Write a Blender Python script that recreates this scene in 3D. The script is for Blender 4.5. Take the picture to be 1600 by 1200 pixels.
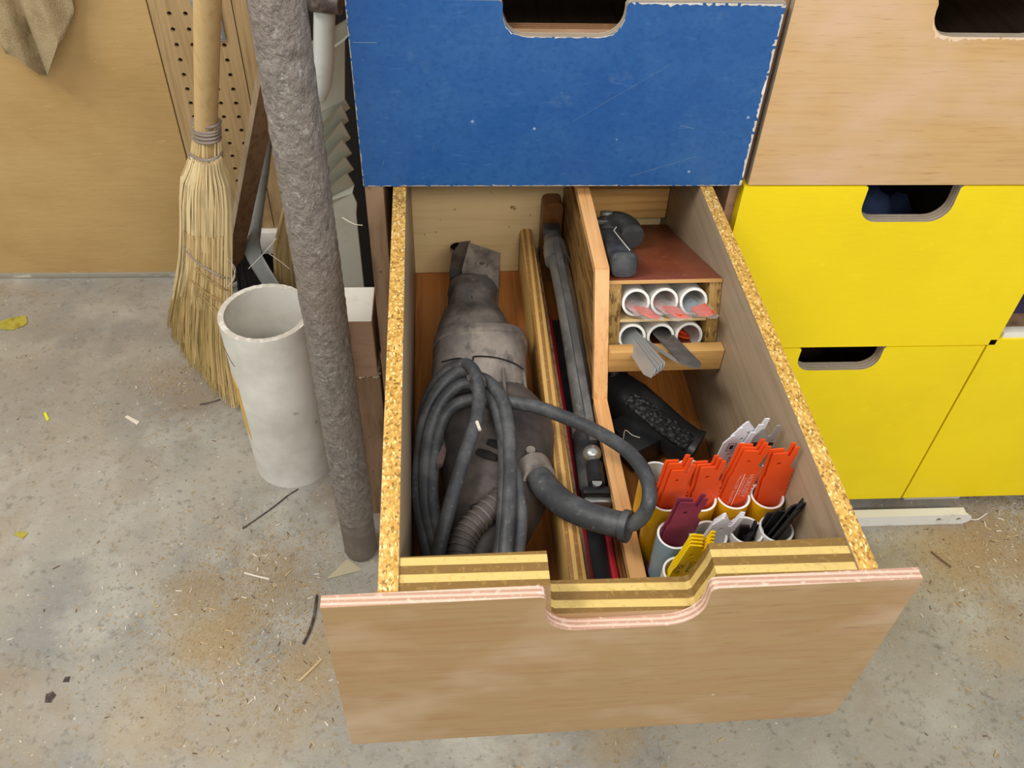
import bpy, bmesh, math, random
from mathutils import Vector, Matrix
from mathutils.geometry import tessellate_polygon
random.seed(7)
R = random.random
def U(a, b): return a + (b - a) * R()
S = 0.72                                   # design units to metres
scn = bpy.context.scene
col = scn.collection
for o in list(bpy.data.objects): bpy.data.objects.remove(o)

# ------------------------------------------------------------ camera, world, lights, exposure
cam_d = bpy.data.cameras.new('camera'); cam = bpy.data.objects.new('camera', cam_d); col.objects.link(cam)
cam.location = Vector((0.12977, -1.08726, 1.48601)) * S
cam.rotation_euler = (math.radians(45.2261), math.radians(-1.8547), math.radians(-3.1429))
cam_d.sensor_width = 36; cam_d.lens = 30.738; cam_d.clip_start = 0.01
scn.camera = cam
w = bpy.data.worlds.new('workshop_ambient'); scn.world = w; w.use_nodes = True
w.node_tree.nodes['Background'].inputs[0].default_value = (0.93, 0.97, 1.0, 1)
w.node_tree.nodes['Background'].inputs[1].default_value = 0.80
def area(name, loc, aim, size, power, colr):
    d = bpy.data.lights.new(name, 'AREA'); d.shape = 'RECTANGLE'; d.size, d.size_y = size[0] * S, size[1] * S
    d.energy = power; d.color = colr
    o = bpy.data.objects.new(name, d); col.objects.link(o); o.location = Vector(loc) * S
    o.rotation_euler = (Vector(aim) - Vector(loc)).to_track_quat('-Z', 'Y').to_euler()
    return o
area('ceiling_or_fill_light', (-1.1, -0.7, 2.75), (0, 0.1, 0.4), (1.5, 0.35), 19, (1.0, 0.97, 0.90))
area('ceiling_or_fill_light', (0.7, -2.3, 2.5), (0.2, 0.0, 0.5), (1.8, 0.35), 19, (1.0, 0.96, 0.90))  # unseen camera-side fill, added to brighten the drawer and cabinet interior
scn.view_settings.view_transform = 'Standard'; scn.view_settings.look = 'None'
scn.view_settings.gamma = 1; scn.view_settings.use_curve_mapping = False
scn.view_settings.exposure = 0.0

# ------------------------------------------------------------ materials
def srgb(c):
    return tuple((x / 255 / 12.92) if x / 255 <= 0.04045 else ((x / 255 + 0.055) / 1.055) ** 2.4 for x in c) + (1,)
MATS = {}
def mat(name, base, rough=.6, metal=0, layers=(), bump=(), spec=.5, trans=0, ior=1.45):
    """layers: (kind, (sx,sy,sz), rgb, lo, hi, detail[, amount]); bump: (kind,(sx,sy,sz),strength,dist,detail). Scales are per design unit."""
    m = bpy.data.materials.new(name); m.use_nodes = True; nt = m.node_tree; N = nt.nodes; L = nt.links
    b = N['Principled BSDF']; b.inputs['Roughness'].default_value = rough; b.inputs['Metallic'].default_value = metal
    b.inputs['Specular IOR Level'].default_value = spec; b.inputs['IOR'].default_value = ior
    if trans: b.inputs['Transmission Weight'].default_value = trans
    tc = N.new('ShaderNodeTexCoord')
    def tex(kind, sc, det, seed):
        if kind == 's':          # a stain of its own round (cx, cy), radius r, ragged by noise
            vd = N.new('ShaderNodeVectorMath'); vd.operation = 'DISTANCE'; L.new(tc.outputs['Object'], vd.inputs[0]); vd.inputs[1].default_value = (sc[0] * S, sc[1] * S, 0)
            nz = N.new('ShaderNodeTexNoise'); nz.inputs['Scale'].default_value = 9 / S; nz.inputs['Detail'].default_value = 8; nz.inputs['Roughness'].default_value = .7; L.new(tc.outputs['Object'], nz.inputs['Vector'])
            a = N.new('ShaderNodeMath'); a.operation = 'DIVIDE'; L.new(vd.outputs['Value'], a.inputs[0]); a.inputs[1].default_value = sc[2] * S
            b2 = N.new('ShaderNodeMath'); b2.operation = 'MULTIPLY_ADD'; L.new(nz.outputs['Fac'], b2.inputs[0]); b2.inputs[1].default_value = -3.0; L.new(a.outputs[0], b2.inputs[2]); return b2.outputs[0]
        mp = N.new('ShaderNodeMapping'); L.new(tc.outputs['Object'], mp.inputs[0])
        mp.inputs['Scale'].default_value = [s / S for s in sc]; mp.inputs['Location'].default_value = (seed * 3.7, seed * 1.3, seed * 2.1)
        if kind == 'v': t = N.new('ShaderNodeTexVoronoi'); out = t.outputs['Distance']
        elif kind == 'c':
            t = N.new('ShaderNodeTexVoronoi'); t.feature = 'F1'; s_ = N.new('ShaderNodeSeparateColor'); L.new(t.outputs['Color'], s_.inputs[0]); out = s_.outputs[0]
        elif kind in 'xyz':
            s_ = N.new('ShaderNodeSeparateXYZ'); L.new(mp.outputs[0], s_.inputs[0]); fr = N.new('ShaderNodeMath'); fr.operation = 'FRACT'
            mp.inputs['Location'].default_value = (0, 0, 0); L.new(s_.outputs['XYZ'.index(kind.upper())], fr.inputs[0]); return fr.outputs[0]
        elif kind == 'w':
            t = N.new('ShaderNodeTexWave'); t.inputs['Distortion'].default_value = 5; t.inputs['Detail'].default_value = det; out = t.outputs['Fac']
        else:
            t = N.new('ShaderNodeTexNoise'); t.inputs['Detail'].default_value = det; t.inputs['Roughness'].default_value = .6; out = t.outputs['Fac']
        t.inputs['Scale'].default_value = 1; L.new(mp.outputs[0], t.inputs['Vector'])
        return out
    cur = None
    for i, ly in enumerate(layers):
        kind, sc, c2, lo, hi, det = ly[:6]; amt = ly[6] if len(ly) > 6 else 1
        o = tex(kind, sc, det, i + 1)
        r = N.new('ShaderNodeMapRange'); L.new(o, r.inputs[0]); r.inputs[1].default_value = lo; r.inputs[2].default_value = hi
        r.inputs[4].default_value = amt
        mx = N.new('ShaderNodeMix'); mx.data_type = 'RGBA'; L.new(r.outputs[0], mx.inputs[0])
        if cur is None: mx.inputs[6].default_value = srgb(base)
        else: L.new(cur, mx.inputs[6])
        mx.inputs[7].default_value = srgb(c2); cur = mx.outputs[2]
    if cur is None: b.inputs['Base Color'].default_value = srgb(base)
    else: L.new(cur, b.inputs['Base Color'])
    last = None
    for i, (kind, sc, st, dist, det) in enumerate(bump):
        o = tex(kind, sc, det, i + 11); bp = N.new('ShaderNodeBump'); bp.inputs['Strength'].default_value = st; bp.inputs['Distance'].default_value = dist * S
        L.new(o, bp.inputs['Height'])
        if last: L.new(last, bp.inputs['Normal'])
        last = bp.outputs[0]
    if last: L.new(last, b.inputs['Normal'])
    MATS[name] = m; return m

mat('concrete', (166, 159, 146), .75, 0, [('n', (3, 3, 3), (142, 140, 133), .42, .62, 5), ('n', (7, 7, 7), (182, 178, 166), .5, .68, 6, .8),
    ('n', (4.2, 4.2, 4), (150, 130, 104), .55, .70, 9, .6), ('n', (60, 60, 60), (100, 96, 88), .56, .74, 6, .7), ('v', (28, 28, 28), (225, 218, 200), .07, .03, 0, .8),
    ('v', (17, 17, 17), (58, 54, 50), .05, .02, 0, .8), ('n', (190, 190, 190), (190, 184, 170), .6, .72, 4, .5)]
    + [('s', tuple(c[:2]) + (r_,), cc, -.25, -1.15, 0, am * .9) for c, r_, cc, am in (((-0.3851, -0.1535, 0.0000), .06, (150, 128, 96), .7), ((-0.3289, -0.2302, 0.0000), .08, (164, 140, 98), .8), ((-0.2444, -0.1228, 0.0000), .10, (150, 126, 92), .6), ((-0.1401, -0.2950, 0.0000), .08, (164, 138, 98), .7), ((-0.1931, -0.4118, 0.0000), .12, (168, 146, 108), .3), ((1.2410, -0.1044, 0.0000), .12, (152, 124, 90), .75), ((1.1059, -0.1000, -0.0000), .12, (172, 148, 108), .6),
        ((-0.5005, 0.4233, 0.0000), .12, (128, 108, 88), .5), ((-0.7481, 0.5173, -0.0000), .35, (146, 130, 110), .45), ((-0.4103, -0.4030, 0.0000), .09, (176, 150, 104), .4), ((-0.0799, 0.1023, 0.0000), .09, (120, 94, 70), .8), ((0.3879, -0.4689, 0.0000), .06, (168, 142, 98), .6), ((1.1604, -0.3313, 0.0000), .07, (176, 148, 104), .5), ((-0.5721, 0.1166, 0.0000), .05, (150, 134, 112), .3))], [('n', (45, 45, 45), .35, .006, 8), ('n', (240, 240, 240), .3, .002, 3)])
mat('tan_paint', (200, 166, 108), .5, 0, [('n', (3, 3, 4), (188, 152, 96), .4, .65, 4), ('n', (16, 16, 90), (172, 136, 84), .62, .75, 4, .4), ('n', (22, 22, 130), (216, 184, 130), .69, .74, 3, .8), ('v', (9, 9, 9), (90, 62, 36), .03, .015, 0, .8)], [('n', (12, 12, 60), .35, .003, 4)])
mat('grey_paint', (152, 144, 128), .7, 0, [('n', (12, 12, 30), (196, 190, 176), .6, .68, 6), ('n', (9, 9, 9), (110, 98, 82), .55, .7, 6, .7)], [('n', (60, 60, 60), .4, .004, 5)])
mat('pegboard_wood', (178, 148, 102), .6, 0, [('n', (120, 120, 5), (138, 106, 70), .45, .75, 5, .8), ('n', (35, 35, 2), (190, 158, 114), .5, .7, 3, .6), ('n', (14, 14, 10), (118, 90, 62), .58, .75, 6, .6)], [('n', (150, 150, 5), .4, .002, 4)])
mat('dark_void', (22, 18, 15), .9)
mat('blue_paint', (32, 84, 146), .45, 0, [('n', (7, 7, 7), (50, 98, 152), .42, .66, 6, .8), ('n', (130, 130, 130), (20, 70, 130), .46, .70, 5, .5), ('n', (40, 40, 160), (76, 118, 166), .60, .75, 4, .45), ('v', (20, 20, 20), (176, 192, 206), .05, .03, 0, .6), ('n', (120, 120, 60), (150, 172, 190), .72, .78, 4, .6), ('n', (12, 12, 12), (104, 132, 158), .62, .76, 9, .55)], [('n', (190, 190, 190), .25, .001, 3)])
mat('yellow_paint', (246, 216, 4), .5, 0, [('n', (5, 5, 5), (238, 208, 6), .4, .7, 3), ('n', (80, 80, 80), (250, 226, 30), .6, .75, 4, .4)], [('n', (40, 40, 160), .25, .0012, 3)])
mat('ply_face', (166, 134, 90), .36, 0, [('n', (10, 10, 200), (154, 114, 74), .46, .72, 6, .6), ('n', (5, 5, 8), (192, 164, 134), .46, .68, 3, .8), ('n', (3, 3, 16), (158, 114, 70), .54, .7, 3, .5), ('n', (22, 60, 420), (120, 84, 54), .60, .74, 4, .55), ('v', (14, 14, 14), (235, 220, 195), .03, .012, 0, .6)], [('n', (12, 12, 220), .18, .001, 3)])
mat('ply_face_light', (206, 166, 112), .42, 0, [('n', (9, 9, 200), (186, 144, 92), .46, .72, 6, .6), ('n', (4, 4, 6), (214, 180, 148), .46, .68, 3, .85), ('n', (20, 60, 420), (144, 106, 68), .60, .74, 4, .55)], [('n', (12, 12, 220), .18, .001, 3)])
def plied(name, a, b_, period, rough=.6, axis='y', c3=None):
    sc = tuple(1 / period if k == axis else 0.0001 for k in 'xyz')
    ls = [(axis, sc, b_, .45, .5, 0), ('n', (160, 160, 160), c3 or a, .55, .72, 4, .6), ('n', (16, 16, 16), b_, .55, .75, 6, .5)]
    return mat(name, a, rough, 0, ls, [('n', (120, 120, 120), .4, .002, 5)])
plied('ply_edge_pink', (222, 188, 166), (188, 146, 124), .0053, c3=(240, 220, 204))
plied('ply_edge_gold', (216, 186, 112), (130, 98, 48), .0181, .4, c3=(176, 142, 76))
plied('ply_edge_thin', (204, 164, 96), (150, 106, 56), .0100, .45, 'x')
plied('ply_edge_grey', (178, 166, 148), (150, 132, 112), .006, .7)
plied('ply_edge_brown', (150, 110, 76), (106, 72, 48), .006, .6)
mat('particle_edge', (196, 148, 66), .42, 0, [('c', (330, 200, 330), (226, 182, 98), .3, 1.0, 0), ('c', (460, 300, 460), (126, 84, 32), .70, .95, 0, .8), ('n', (300, 160, 240), (96, 62, 26), .58, .7, 4, .7), ('c', (560, 320, 560), (246, 218, 150), .86, .96, 0, .9)], [('n', (180, 120, 180), .6, .003, 3)])
mat('osb', (122, 84, 40), .42, 0, [('c', (60, 14, 110), (158, 118, 62), .4, .8, 0), ('n', (120, 20, 240), (62, 38, 18), .55, .66, 3, .9), ('n', (200, 30, 300), (190, 150, 80), .62, .7, 3, .8)], [('n', (120, 20, 240), .6, .003, 3)])
mat('osb_end', (168, 132, 70), .6, 0, [('n', (240, 60, 60), (84, 56, 24), .5, .62, 4, .9), ('n', (300, 80, 90), (214, 180, 110), .58, .7, 3, .8)], [('n', (200, 60, 60), .6, .003, 3)])
mat('veneer_grey', (160, 140, 114), .42, 0, [('n', (90, 5, 110), (132, 112, 88), .48, .72, 4, .8), ('n', (60, 2, 60), (172, 152, 126), .5, .7, 3, .6)], [('n', (90, 5, 110), .15, .001, 3)])
mat('ply_back', (218, 190, 140), .5, 0, [('n', (6, 6, 130), (200, 166, 112), .5, .7, 5, .5), ('v', (42, 42, 50), (62, 40, 22), .07, .04, 0, .8), ('n', (50, 50, 50), (110, 76, 44), .69, .73, 3, .8)], [('n', (8, 8, 160), .15, .001, 3)])
mat('red_wood', (184, 116, 54), .32, 0, [('n', (60, 2.5, 60), (134, 76, 32), .42, .68, 5, .85), ('n', (150, 4, 100), (206, 138, 66), .55, .72, 3, .6)], [('n', (100, 3, 100), .2, .001, 3)])
mat('pine', (226, 172, 112), .35, 0, [('n', (130, 4, 60), (186, 118, 62), .5, .7, 4, .7), ('n', (30, 6, 6), (232, 180, 120), .5, .7, 2, .6)], [('n', (90, 4, 60), .15, .001, 3)])
mat('pine_x', (206, 160, 96), .4, 0, [('n', (4, 90, 130), (168, 118, 62), .5, .7, 4, .7)], [('n', (4, 90, 60), .15, .001, 3)])
mat('hardboard', (128, 66, 42), .34, 0, [('n', (90, 90, 90), (156, 96, 70), .55, .75, 6, .8), ('n', (12, 12, 12), (104, 50, 34), .45, .7, 4, .6), ('v', (30, 30, 30), (210, 180, 160), .04, .02, 0, .7)], [('n', (160, 160, 160), .25, .001, 3)])
mat('pvc', (226, 224, 216), .32, 0, [('n', (9, 9, 9), (206, 202, 190), .5, .72, 5, .7), ('n', (28, 28, 28), (160, 152, 138), .66, .74, 6, .6)])
mat('pvc_dusty', (224, 220, 210), .42, 0, [('n', (7, 7, 7), (188, 184, 172), .45, .7, 5, .8), ('n', (30, 30, 30), (140, 132, 116), .66, .73, 6, .6)])
mat('sanded_wood', (228, 200, 166), .6)
mat('pvc_cut', (200, 192, 180), .8, 0, [('n', (60, 60, 60), (226, 222, 214), .5, .6, 4)], [('n', (90, 90, 90), .5, .003, 4)])
mat('white_rim', (236, 236, 230), .35)
mat('yellow_plastic', (228, 176, 14), .3, 0, [('n', (12, 12, 12), (212, 156, 10), .4, .7, 3)])
mat('blue_grey_plastic', (128, 148, 158), .4)
mat('crusted_metal', (140, 130, 121), .62, .15, [('n', (70, 70, 50), (106, 97, 90), .45, .62, 6, .7), ('n', (150, 150, 110), (190, 186, 178), .56, .70, 5, .6), ('n', (9, 9, 5), (132, 118, 106), .45, .65, 4, .6)], [('n', (90, 90, 70), 1.0, .010, 5), ('n', (200, 200, 200), .4, .002, 4)])
mat('brown_metal', (108, 96, 84), .7, 0, [('n', (30, 30, 30), (134, 122, 108), .5, .7, 6, .7)], [('n', (90, 90, 90), .3, .002, 4)])
mat('broom_wood', (212, 178, 124), .4, 0, [('n', (90, 90, 3), (184, 142, 86), .5, .7, 4, .6), ('n', (30, 30, 12), (150, 112, 70), .66, .74, 5, .6)])
for nm, c in (('straw_pale', (224, 200, 150)), ('straw_mid', (206, 178, 124)), ('straw_dark', (158, 128, 78)), ('straw_green', (178, 154, 92))):
    mat(nm, c, .7, 0, [('n', (30, 30, 6), tuple(int(k * .86) for k in c), .45, .7, 3)])
mat('binding_wire', (146, 132, 122), .55, .2)
mat('steel_ruler', (196, 198, 198), .4, .5); mat('ink', (40, 36, 34), .7)
mat('cloth', (164, 144, 108), .95, 0, [('n', (18, 18, 18), (140, 120, 86), .45, .7, 5), ('n', (260, 260, 260), (182, 162, 126), .55, .7, 2, .7)], [('n', (320, 320, 320), .7, .003, 2)])
mat('slat_edge', (186, 166, 138), .6, 0, [('n', (60, 60, 5), (156, 134, 106), .5, .7, 4)])
mat('slat_face', (150, 116, 84), .6, 0, [('n', (70, 70, 3), (112, 80, 54), .45, .7, 4), ('n', (120, 120, 4), (160, 122, 86), .56, .7, 3, .6)])
mat('grey_metal', (140, 142, 138), .45, .3, [('n', (14, 14, 14), (116, 116, 110), .5, .7, 5, .6)])
mat('white_metal', (192, 194, 188), .3, .15, [('n', (16, 16, 16), (150, 146, 138), .6, .75, 5, .7)])
mat('sheet_metal', (178, 178, 164), .5, .1, [('n', (12, 12, 12), (150, 146, 132), .55, .75, 5, .6)])
mat('dark_rust', (74, 62, 56), .7, .2, [('n', (60, 60, 60), (116, 104, 96), .5, .65, 5)], [('n', (80, 80, 80), .6, .004, 4)])
mat('dusty_rubber', (68, 63, 61), .62, 0, [('n', (11, 11, 11), (128, 117, 106), .40, .64, 8, .85), ('n', (34, 24, 34), (50, 45, 42), .48, .66, 8, .8), ('n', (150, 150, 150), (134, 126, 118), .62, .74, 4, .5)], [('n', (120, 120, 120), .2, .001, 4)])
mat('dusty_gearcase', (112, 103, 96), .55, .1, [('n', (16, 9, 16), (164, 152, 139), .42, .66, 8, .85), ('n', (40, 26, 40), (74, 67, 62), .50, .68, 8, .8), ('n', (150, 150, 150), (170, 162, 152), .64, .74, 4, .5)], [('n', (100, 100, 100), .25, .0015, 4)])
mat('label_faded', (118, 92, 88), .6, 0, [('n', (60, 60, 60), (84, 66, 62), .5, .6, 5)])
mat('dusty_body', (54, 50, 48), .5, 0, [('n', (9, 9, 9), (104, 92, 84), .42, .68, 7, .9), ('n', (26, 26, 26), (44, 38, 36), .52, .7, 5, .7), ('n', (12, 12, 12), (104, 84, 74), .6, .72, 5, .5)], [('n', (120, 120, 120), .2, .001, 4)])
mat('cord_rubber', (60, 61, 63), .5, 0, [('n', (22, 22, 22), (102, 102, 101), .46, .7, 6, .8), ('n', (120, 120, 120), (128, 128, 126), .6, .75, 4, .5)], [('n', (160, 160, 160), .25, .001, 4)])
mat('black_plastic', (30, 30, 31), .42, 0, [('n', (26, 26, 26), (52, 52, 53), .52, .72, 6, .6)])
mat('black_dusty', (44, 45, 46), .5, 0, [('n', (22, 22, 22), (84, 84, 83), .5, .7, 7, .7)])
mat('grip_texture', (60, 62, 64), .75, 0, [('v', (160, 160, 160), (16, 16, 17), .32, .45, 0)], [('v', (160, 160, 160), .9, .003, 0)])
mat('steel_dusty', (142, 140, 136), .38, .55, [('n', (26, 14, 26), (98, 96, 94), .45, .68, 6, .85), ('n', (90, 60, 90), (176, 172, 166), .56, .7, 4, .6)])
mat('bright_steel', (190, 190, 184), .28, .8); mat('silver_blade', (176, 178, 178), .34, .45)
mat('dark_steel', (104, 102, 100), .5, .5, [('n', (24, 24, 24), (140, 138, 132), .5, .7, 6, .8)])
mat('red_plastic', (180, 26, 40), .4)
mat('orange_coat', (226, 78, 26), .42, 0, [('n', (30, 30, 30), (204, 64, 22), .5, .7, 4, .6)])
mat('maroon_coat', (130, 46, 66), .55, 0, [('n', (18, 18, 40), (104, 34, 52), .45, .65, 5, .8)])
mat('white_coat', (214, 214, 218), .4); mat('yellow_coat', (246, 204, 12), .4); mat('black_coat', (38, 37, 38), .45)
mat('red_ink', (176, 24, 60), .5); mat('white_ink', (240, 225, 215), .5)
mat('plastic_bag', (240, 238, 240), .22, 0, (), [('n', (70, 70, 70), .6, .006, 3)])
_b = MATS['plastic_bag'].node_tree.nodes['Principled BSDF']; _b.inputs['Alpha'].default_value = .17
mat('pink_card', (226, 172, 168), .6)
mat('brown_wood', (122, 78, 40), .4, 0, [('n', (60, 4, 60), (90, 52, 24), .45, .7, 4, .8)])
mat('leaf', (176, 164, 62), .6, 0, [('n', (40, 40, 40), (150, 130, 50), .5, .65, 4)])
mat('bright_yellow', (220, 226, 40), .6); mat('chip_white', (224, 214, 196), .7); mat('chip_tan', (196, 172, 130), .7); mat('chip_brown', (112, 84, 56), .8)
mat('sawdust', (170, 146, 108), .9); mat('paper', (178, 168, 138), .8); mat('blue_cloth', (46, 62, 96), .9, 0, [('n', (14, 14, 14), (26, 34, 56), .45, .65, 4)])
mat('violet_cloth', (62, 52, 80), .9); mat('white_paint', (228, 224, 214), .5, 0, [('n', (18, 18, 18), (198, 190, 176), .55, .7, 5, .7)])
mat('carcass', (150, 120, 92), .7, 0, [('n', (50, 50, 6), (118, 90, 64), .5, .7, 4), ('n', (90, 90, 60), (70, 50, 34), .64, .72, 4, .8)], [('n', (120, 120, 60), .4, .002, 4)])
mat('carcass_side', (166, 132, 104), .7, 0, [('n', (8, 8, 50), (140, 106, 80), .5, .7, 4)])

# ------------------------------------------------------------ mesh builder
class MB:
    def __init__(s): s.v = []; s.f = []; s.m = []
    def add(s, vs, fs, m=0):
        k = len(s.v); s.v += [tuple(p) for p in vs]; s.f += [tuple(i + k for i in f) for f in fs]; s.m += [m] * len(fs); return s
    def bm(s, bm_, m=0):
        bm_.verts.ensure_lookup_table(); bm_.verts.index_update()
        s.add([v.co[:] for v in bm_.verts], [[v.index for v in f.verts] for f in bm_.faces], m); bm_.free(); return s
    def box(s, x0, x1, y0, y1, z0, z1, bev=0, rot=None, at=None, m=0, seg=2):
        b = bmesh.new(); bmesh.ops.create_cube(b, size=1)
        for v in b.verts: v.co = Vector(((x0 + x1) / 2 + v.co.x * (x1 - x0), (y0 + y1) / 2 + v.co.y * (y1 - y0), (z0 + z1) / 2 + v.co.z * (z1 - z0)))
        if bev: bmesh.ops.bevel(b, geom=b.edges[:], offset=bev, segments=seg, affect='EDGES', profile=.5)
        if rot is not None:
            for v in b.verts: v.co = rot @ v.co
        if at is not None:
            for v in b.verts: v.co += Vector(at)
        return s.bm(b, m)
    def prism(s, out, fn, lo, hi, holes=(), m=0):
        """out: 2-D outline, holes: 2-D outlines; fn(a,b,t) -> xyz; t runs lo..hi."""
        loops = [out] + list(holes); flat = [p for l in loops for p in l]; n = len(flat)
        tri = tessellate_polygon([[Vector((p[0], p[1], 0)) for p in l] for l in loops])
        vs = [fn(p[0], p[1], lo) for p in flat] + [fn(p[0], p[1], hi) for p in flat]
        fs = [tuple(t) for t in tri] + [tuple(i + n for i in reversed(t)) for t in tri]
        k = 0
        for l in loops:
            q = len(l)
            for i in range(q): a, b = k + i, k + (i + 1) % q; fs.append((a, b, b + n, a + n))
            k += q
        return s.add(vs, fs, m)
    def tube(s, path, r, n=12, cap=True, close=False, m=0, flat=1):
        P = [Vector(p) for p in path]; q = len(P); rr = r if isinstance(r, (list, tuple)) else [r] * q
        vs = []; up = None
        for i, p in enumerate(P):
            t = (P[min(i + 1, q - 1)] - P[max(i - 1, 0)]).normalized()
            if up is None: up = t.orthogonal().normalized() if abs(t.z) > .95 else Vector((0, 0, 1))
            a = (up - t * up.dot(t)).normalized(); b = t.cross(a); up = a
            for k in range(n):
                th = 2 * math.pi * k / n; vs.append(p + (a * math.cos(th) * flat + b * math.sin(th)) * rr[i])
        fs = [(i * n + k, i * n + (k + 1) % n, (i + 1) * n + (k + 1) % n, (i + 1) * n + k) for i in range(q - 1) for k in range(n)]
        if cap: fs += [tuple(reversed(range(n))), tuple((q - 1) * n + k for k in range(n))]
        return s.add(vs, fs, m)
    def loft(s, rings, cap=True, m=0):
        n = len(rings[0]); vs = [p for r_ in rings for p in r_]; q = len(rings)
        fs = [(i * n + k, i * n + (k + 1) % n, (i + 1) * n + (k + 1) % n, (i + 1) * n + k) for i in range(q - 1) for k in range(n)]
        if cap: fs += [tuple(reversed(range(n))), tuple((q - 1) * n + k for k in range(n))]
        return s.add(vs, fs, m)
    def pipe(s, c, ax, ro, ri, L, n=32, m=0, mr=0, rag=0):
        """hollow pipe from c along ax for L (open both ends); rims get material mr"""
        ax = Vector(ax).normalized(); a = ax.orthogonal().normalized(); b = ax.cross(a); c = Vector(c); k0 = len(s.v)
        vs = []
        for (r_, t) in ((ro, 0), (ro, L), (ri, L), (ri, 0)):
            for k in range(n):
                th = 2 * math.pi * k / n; tt = t + (rag * math.sin(k * 2.7) if t else 0)
                vs.append(c + ax * tt + (a * math.cos(th) + b * math.sin(th)) * r_)
        for j in range(4):
            mm = mr if j in (1, 3) else m
            s.add([], [], m)
            fs = [(j * n + k, j * n + (k + 1) % n, ((j + 1) % 4) * n + (k + 1) % n, ((j + 1) % 4) * n + k) for k in range(n)]
            s.f += [tuple(i + k0 for i in f) for f in fs]; s.m += [mm] * n
        s.v += [tuple(p) for p in vs]
        return s
def ring(c, a, b, ra, rb, e=2.5, n=24, fl=0):
    """superellipse ring about c in directions a, b"""
    c, a, b = Vector(c), Vector(a), Vector(b); out = []
    for k in range(n):
        th = 2 * math.pi * k / n; x, y = math.cos(th), math.sin(th)
        out.append(c + a * ra * math.copysign(abs(x) ** (2 / e), x) + b * rb * math.copysign(abs(y) ** (2 / e), y))
    return out
def smooth(P, n=6):
    """Catmull-Rom through points"""
    P = [Vector(p) for p in P]; Q = [P[0] * 2 - P[1]] + P + [P[-1] * 2 - P[-2]]; out = []
    for i in range(1, len(Q) - 2):
        for k in range(n):
            t = k / n; a, b, c, d = Q[i - 1], Q[i], Q[i + 1], Q[i + 2]
            out.append(.5 * ((2 * b) + (c - a) * t + (2 * a - 5 * b + 4 * c - d) * t * t + (3 * b - a - 3 * c + d) * t ** 3))
    return out + [P[-1]]

# ------------------------------------------------------------ objects: frames, things, parts
YAW = .0201; WB = .55; DX0 = -.0078
def dworld(p):
    x = p[0] - WB / 2; c, s_ = math.cos(YAW), math.sin(YAW)
    return Vector((WB / 2 + DX0 + c * x - s_ * p[1], s_ * x + c * p[1], p[2]))
BASE = {}
def tag(o, label=None, cat=None, group=None, kind=None):
    if label: o['label'] = label
    if cat: o['category'] = cat
    if group: o['group'] = group
    if kind: o['kind'] = kind
    return o
def place(o, base, frame):
    if frame == 'd': o.location = dworld(base) * S; o.rotation_euler = (0, 0, YAW)
    else: o.location = Vector(base) * S
    BASE[o.name] = Vector(base)
def T(name, label, cat, base, frame='w', group=None):
    o = bpy.data.objects.new(name, None); col.objects.link(o); o.empty_display_size = .02
    place(o, base, frame); return tag(o, label, cat, group)
def B(name, mb, mats, parent=None, base=(0, 0, 0), frame='w', axis=None, sm=35, flip=None, **tags):
    """link the builder's shapes as ONE mesh object; axis: faces along this axis take mats[0], others mats[1]"""
    if isinstance(mats, str): mats = [mats]
    off = BASE[parent.name] if parent else Vector(base)
    me = bpy.data.meshes.new(name); me.from_pydata([(Vector(p) - off) * S for p in mb.v], [], mb.f)
    for m in mats: me.materials.append(MATS[m])
    me.update()
    for i, p in enumerate(me.polygons):
        if axis is not None: p.material_index = 0 if abs(p.normal['xyz'.index(axis)]) > .8 else 1
        else: p.material_index = min(mb.m[i], len(mats) - 1)
    b = bmesh.new(); b.from_mesh(me); bmesh.ops.recalc_face_normals(b, faces=b.faces); b.to_mesh(me); b.free()
    if sm:
        me.shade_smooth(); me.set_sharp_from_angle(angle=math.radians(sm))
    o = bpy.data.objects.new(name, me); col.objects.link(o)
    if parent: o.parent = parent; BASE[o.name] = off
    else: place(o, base, frame)
    return tag(o, **tags)
def TXT(name, text, size, M, m, parent, align='CENTER'):
    """flat printed lettering; M maps text plane (x right, y up) to design coordinates"""
    cu = bpy.data.curves.new(name, 'FONT'); cu.body = text; cu.size = size; cu.align_x = align; cu.resolution_u = 2; cu.extrude = .00008
    t = bpy.data.objects.new(name, cu); col.objects.link(t); dg = bpy.context.evaluated_depsgraph_get()
    me = bpy.data.meshes.new_from_object(t.evaluated_get(dg)); bpy.data.objects.remove(t)
    off = BASE[parent.name]
    for v in me.vertices: v.co = (M @ v.co - off) * S
    me.materials.clear(); me.materials.append(MATS[m])
    o = bpy.data.objects.new(name, me); col.objects.link(o); o.parent = parent; BASE[o.name] = off; return o
def notch_front(x0, x1, z0, z1, n0, n1, nz, r=.03, cut=0, rt=.01):
    """front panel outline in x/z with a rounded hand notch in its top edge"""
    P = [(x0, z0), (x1 - cut, z0), (x1, z0 + cut * .5 + .001), (x1, z1)]
    P += [(n1 + rt, z1), (n1 + rt * .3, z1 - rt * .3), (n1, z1 - rt)]
    P += [(n1 - r + r * math.cos(a), nz + r + r * math.sin(a)) for a in [-i * math.pi / 12 for i in range(0, 7)]]
    P += [(n0 + r - r * math.sin(a), nz + r - r * math.cos(a)) for a in [i * math.pi / 12 for i in range(0, 7)]]
    P += [(n0, z1 - rt), (n0 - rt * .3, z1 - rt * .3), (n0 - rt, z1), (x0, z1)]
    return P
XZ = lambda a, b, t: (a, t, b)

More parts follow.
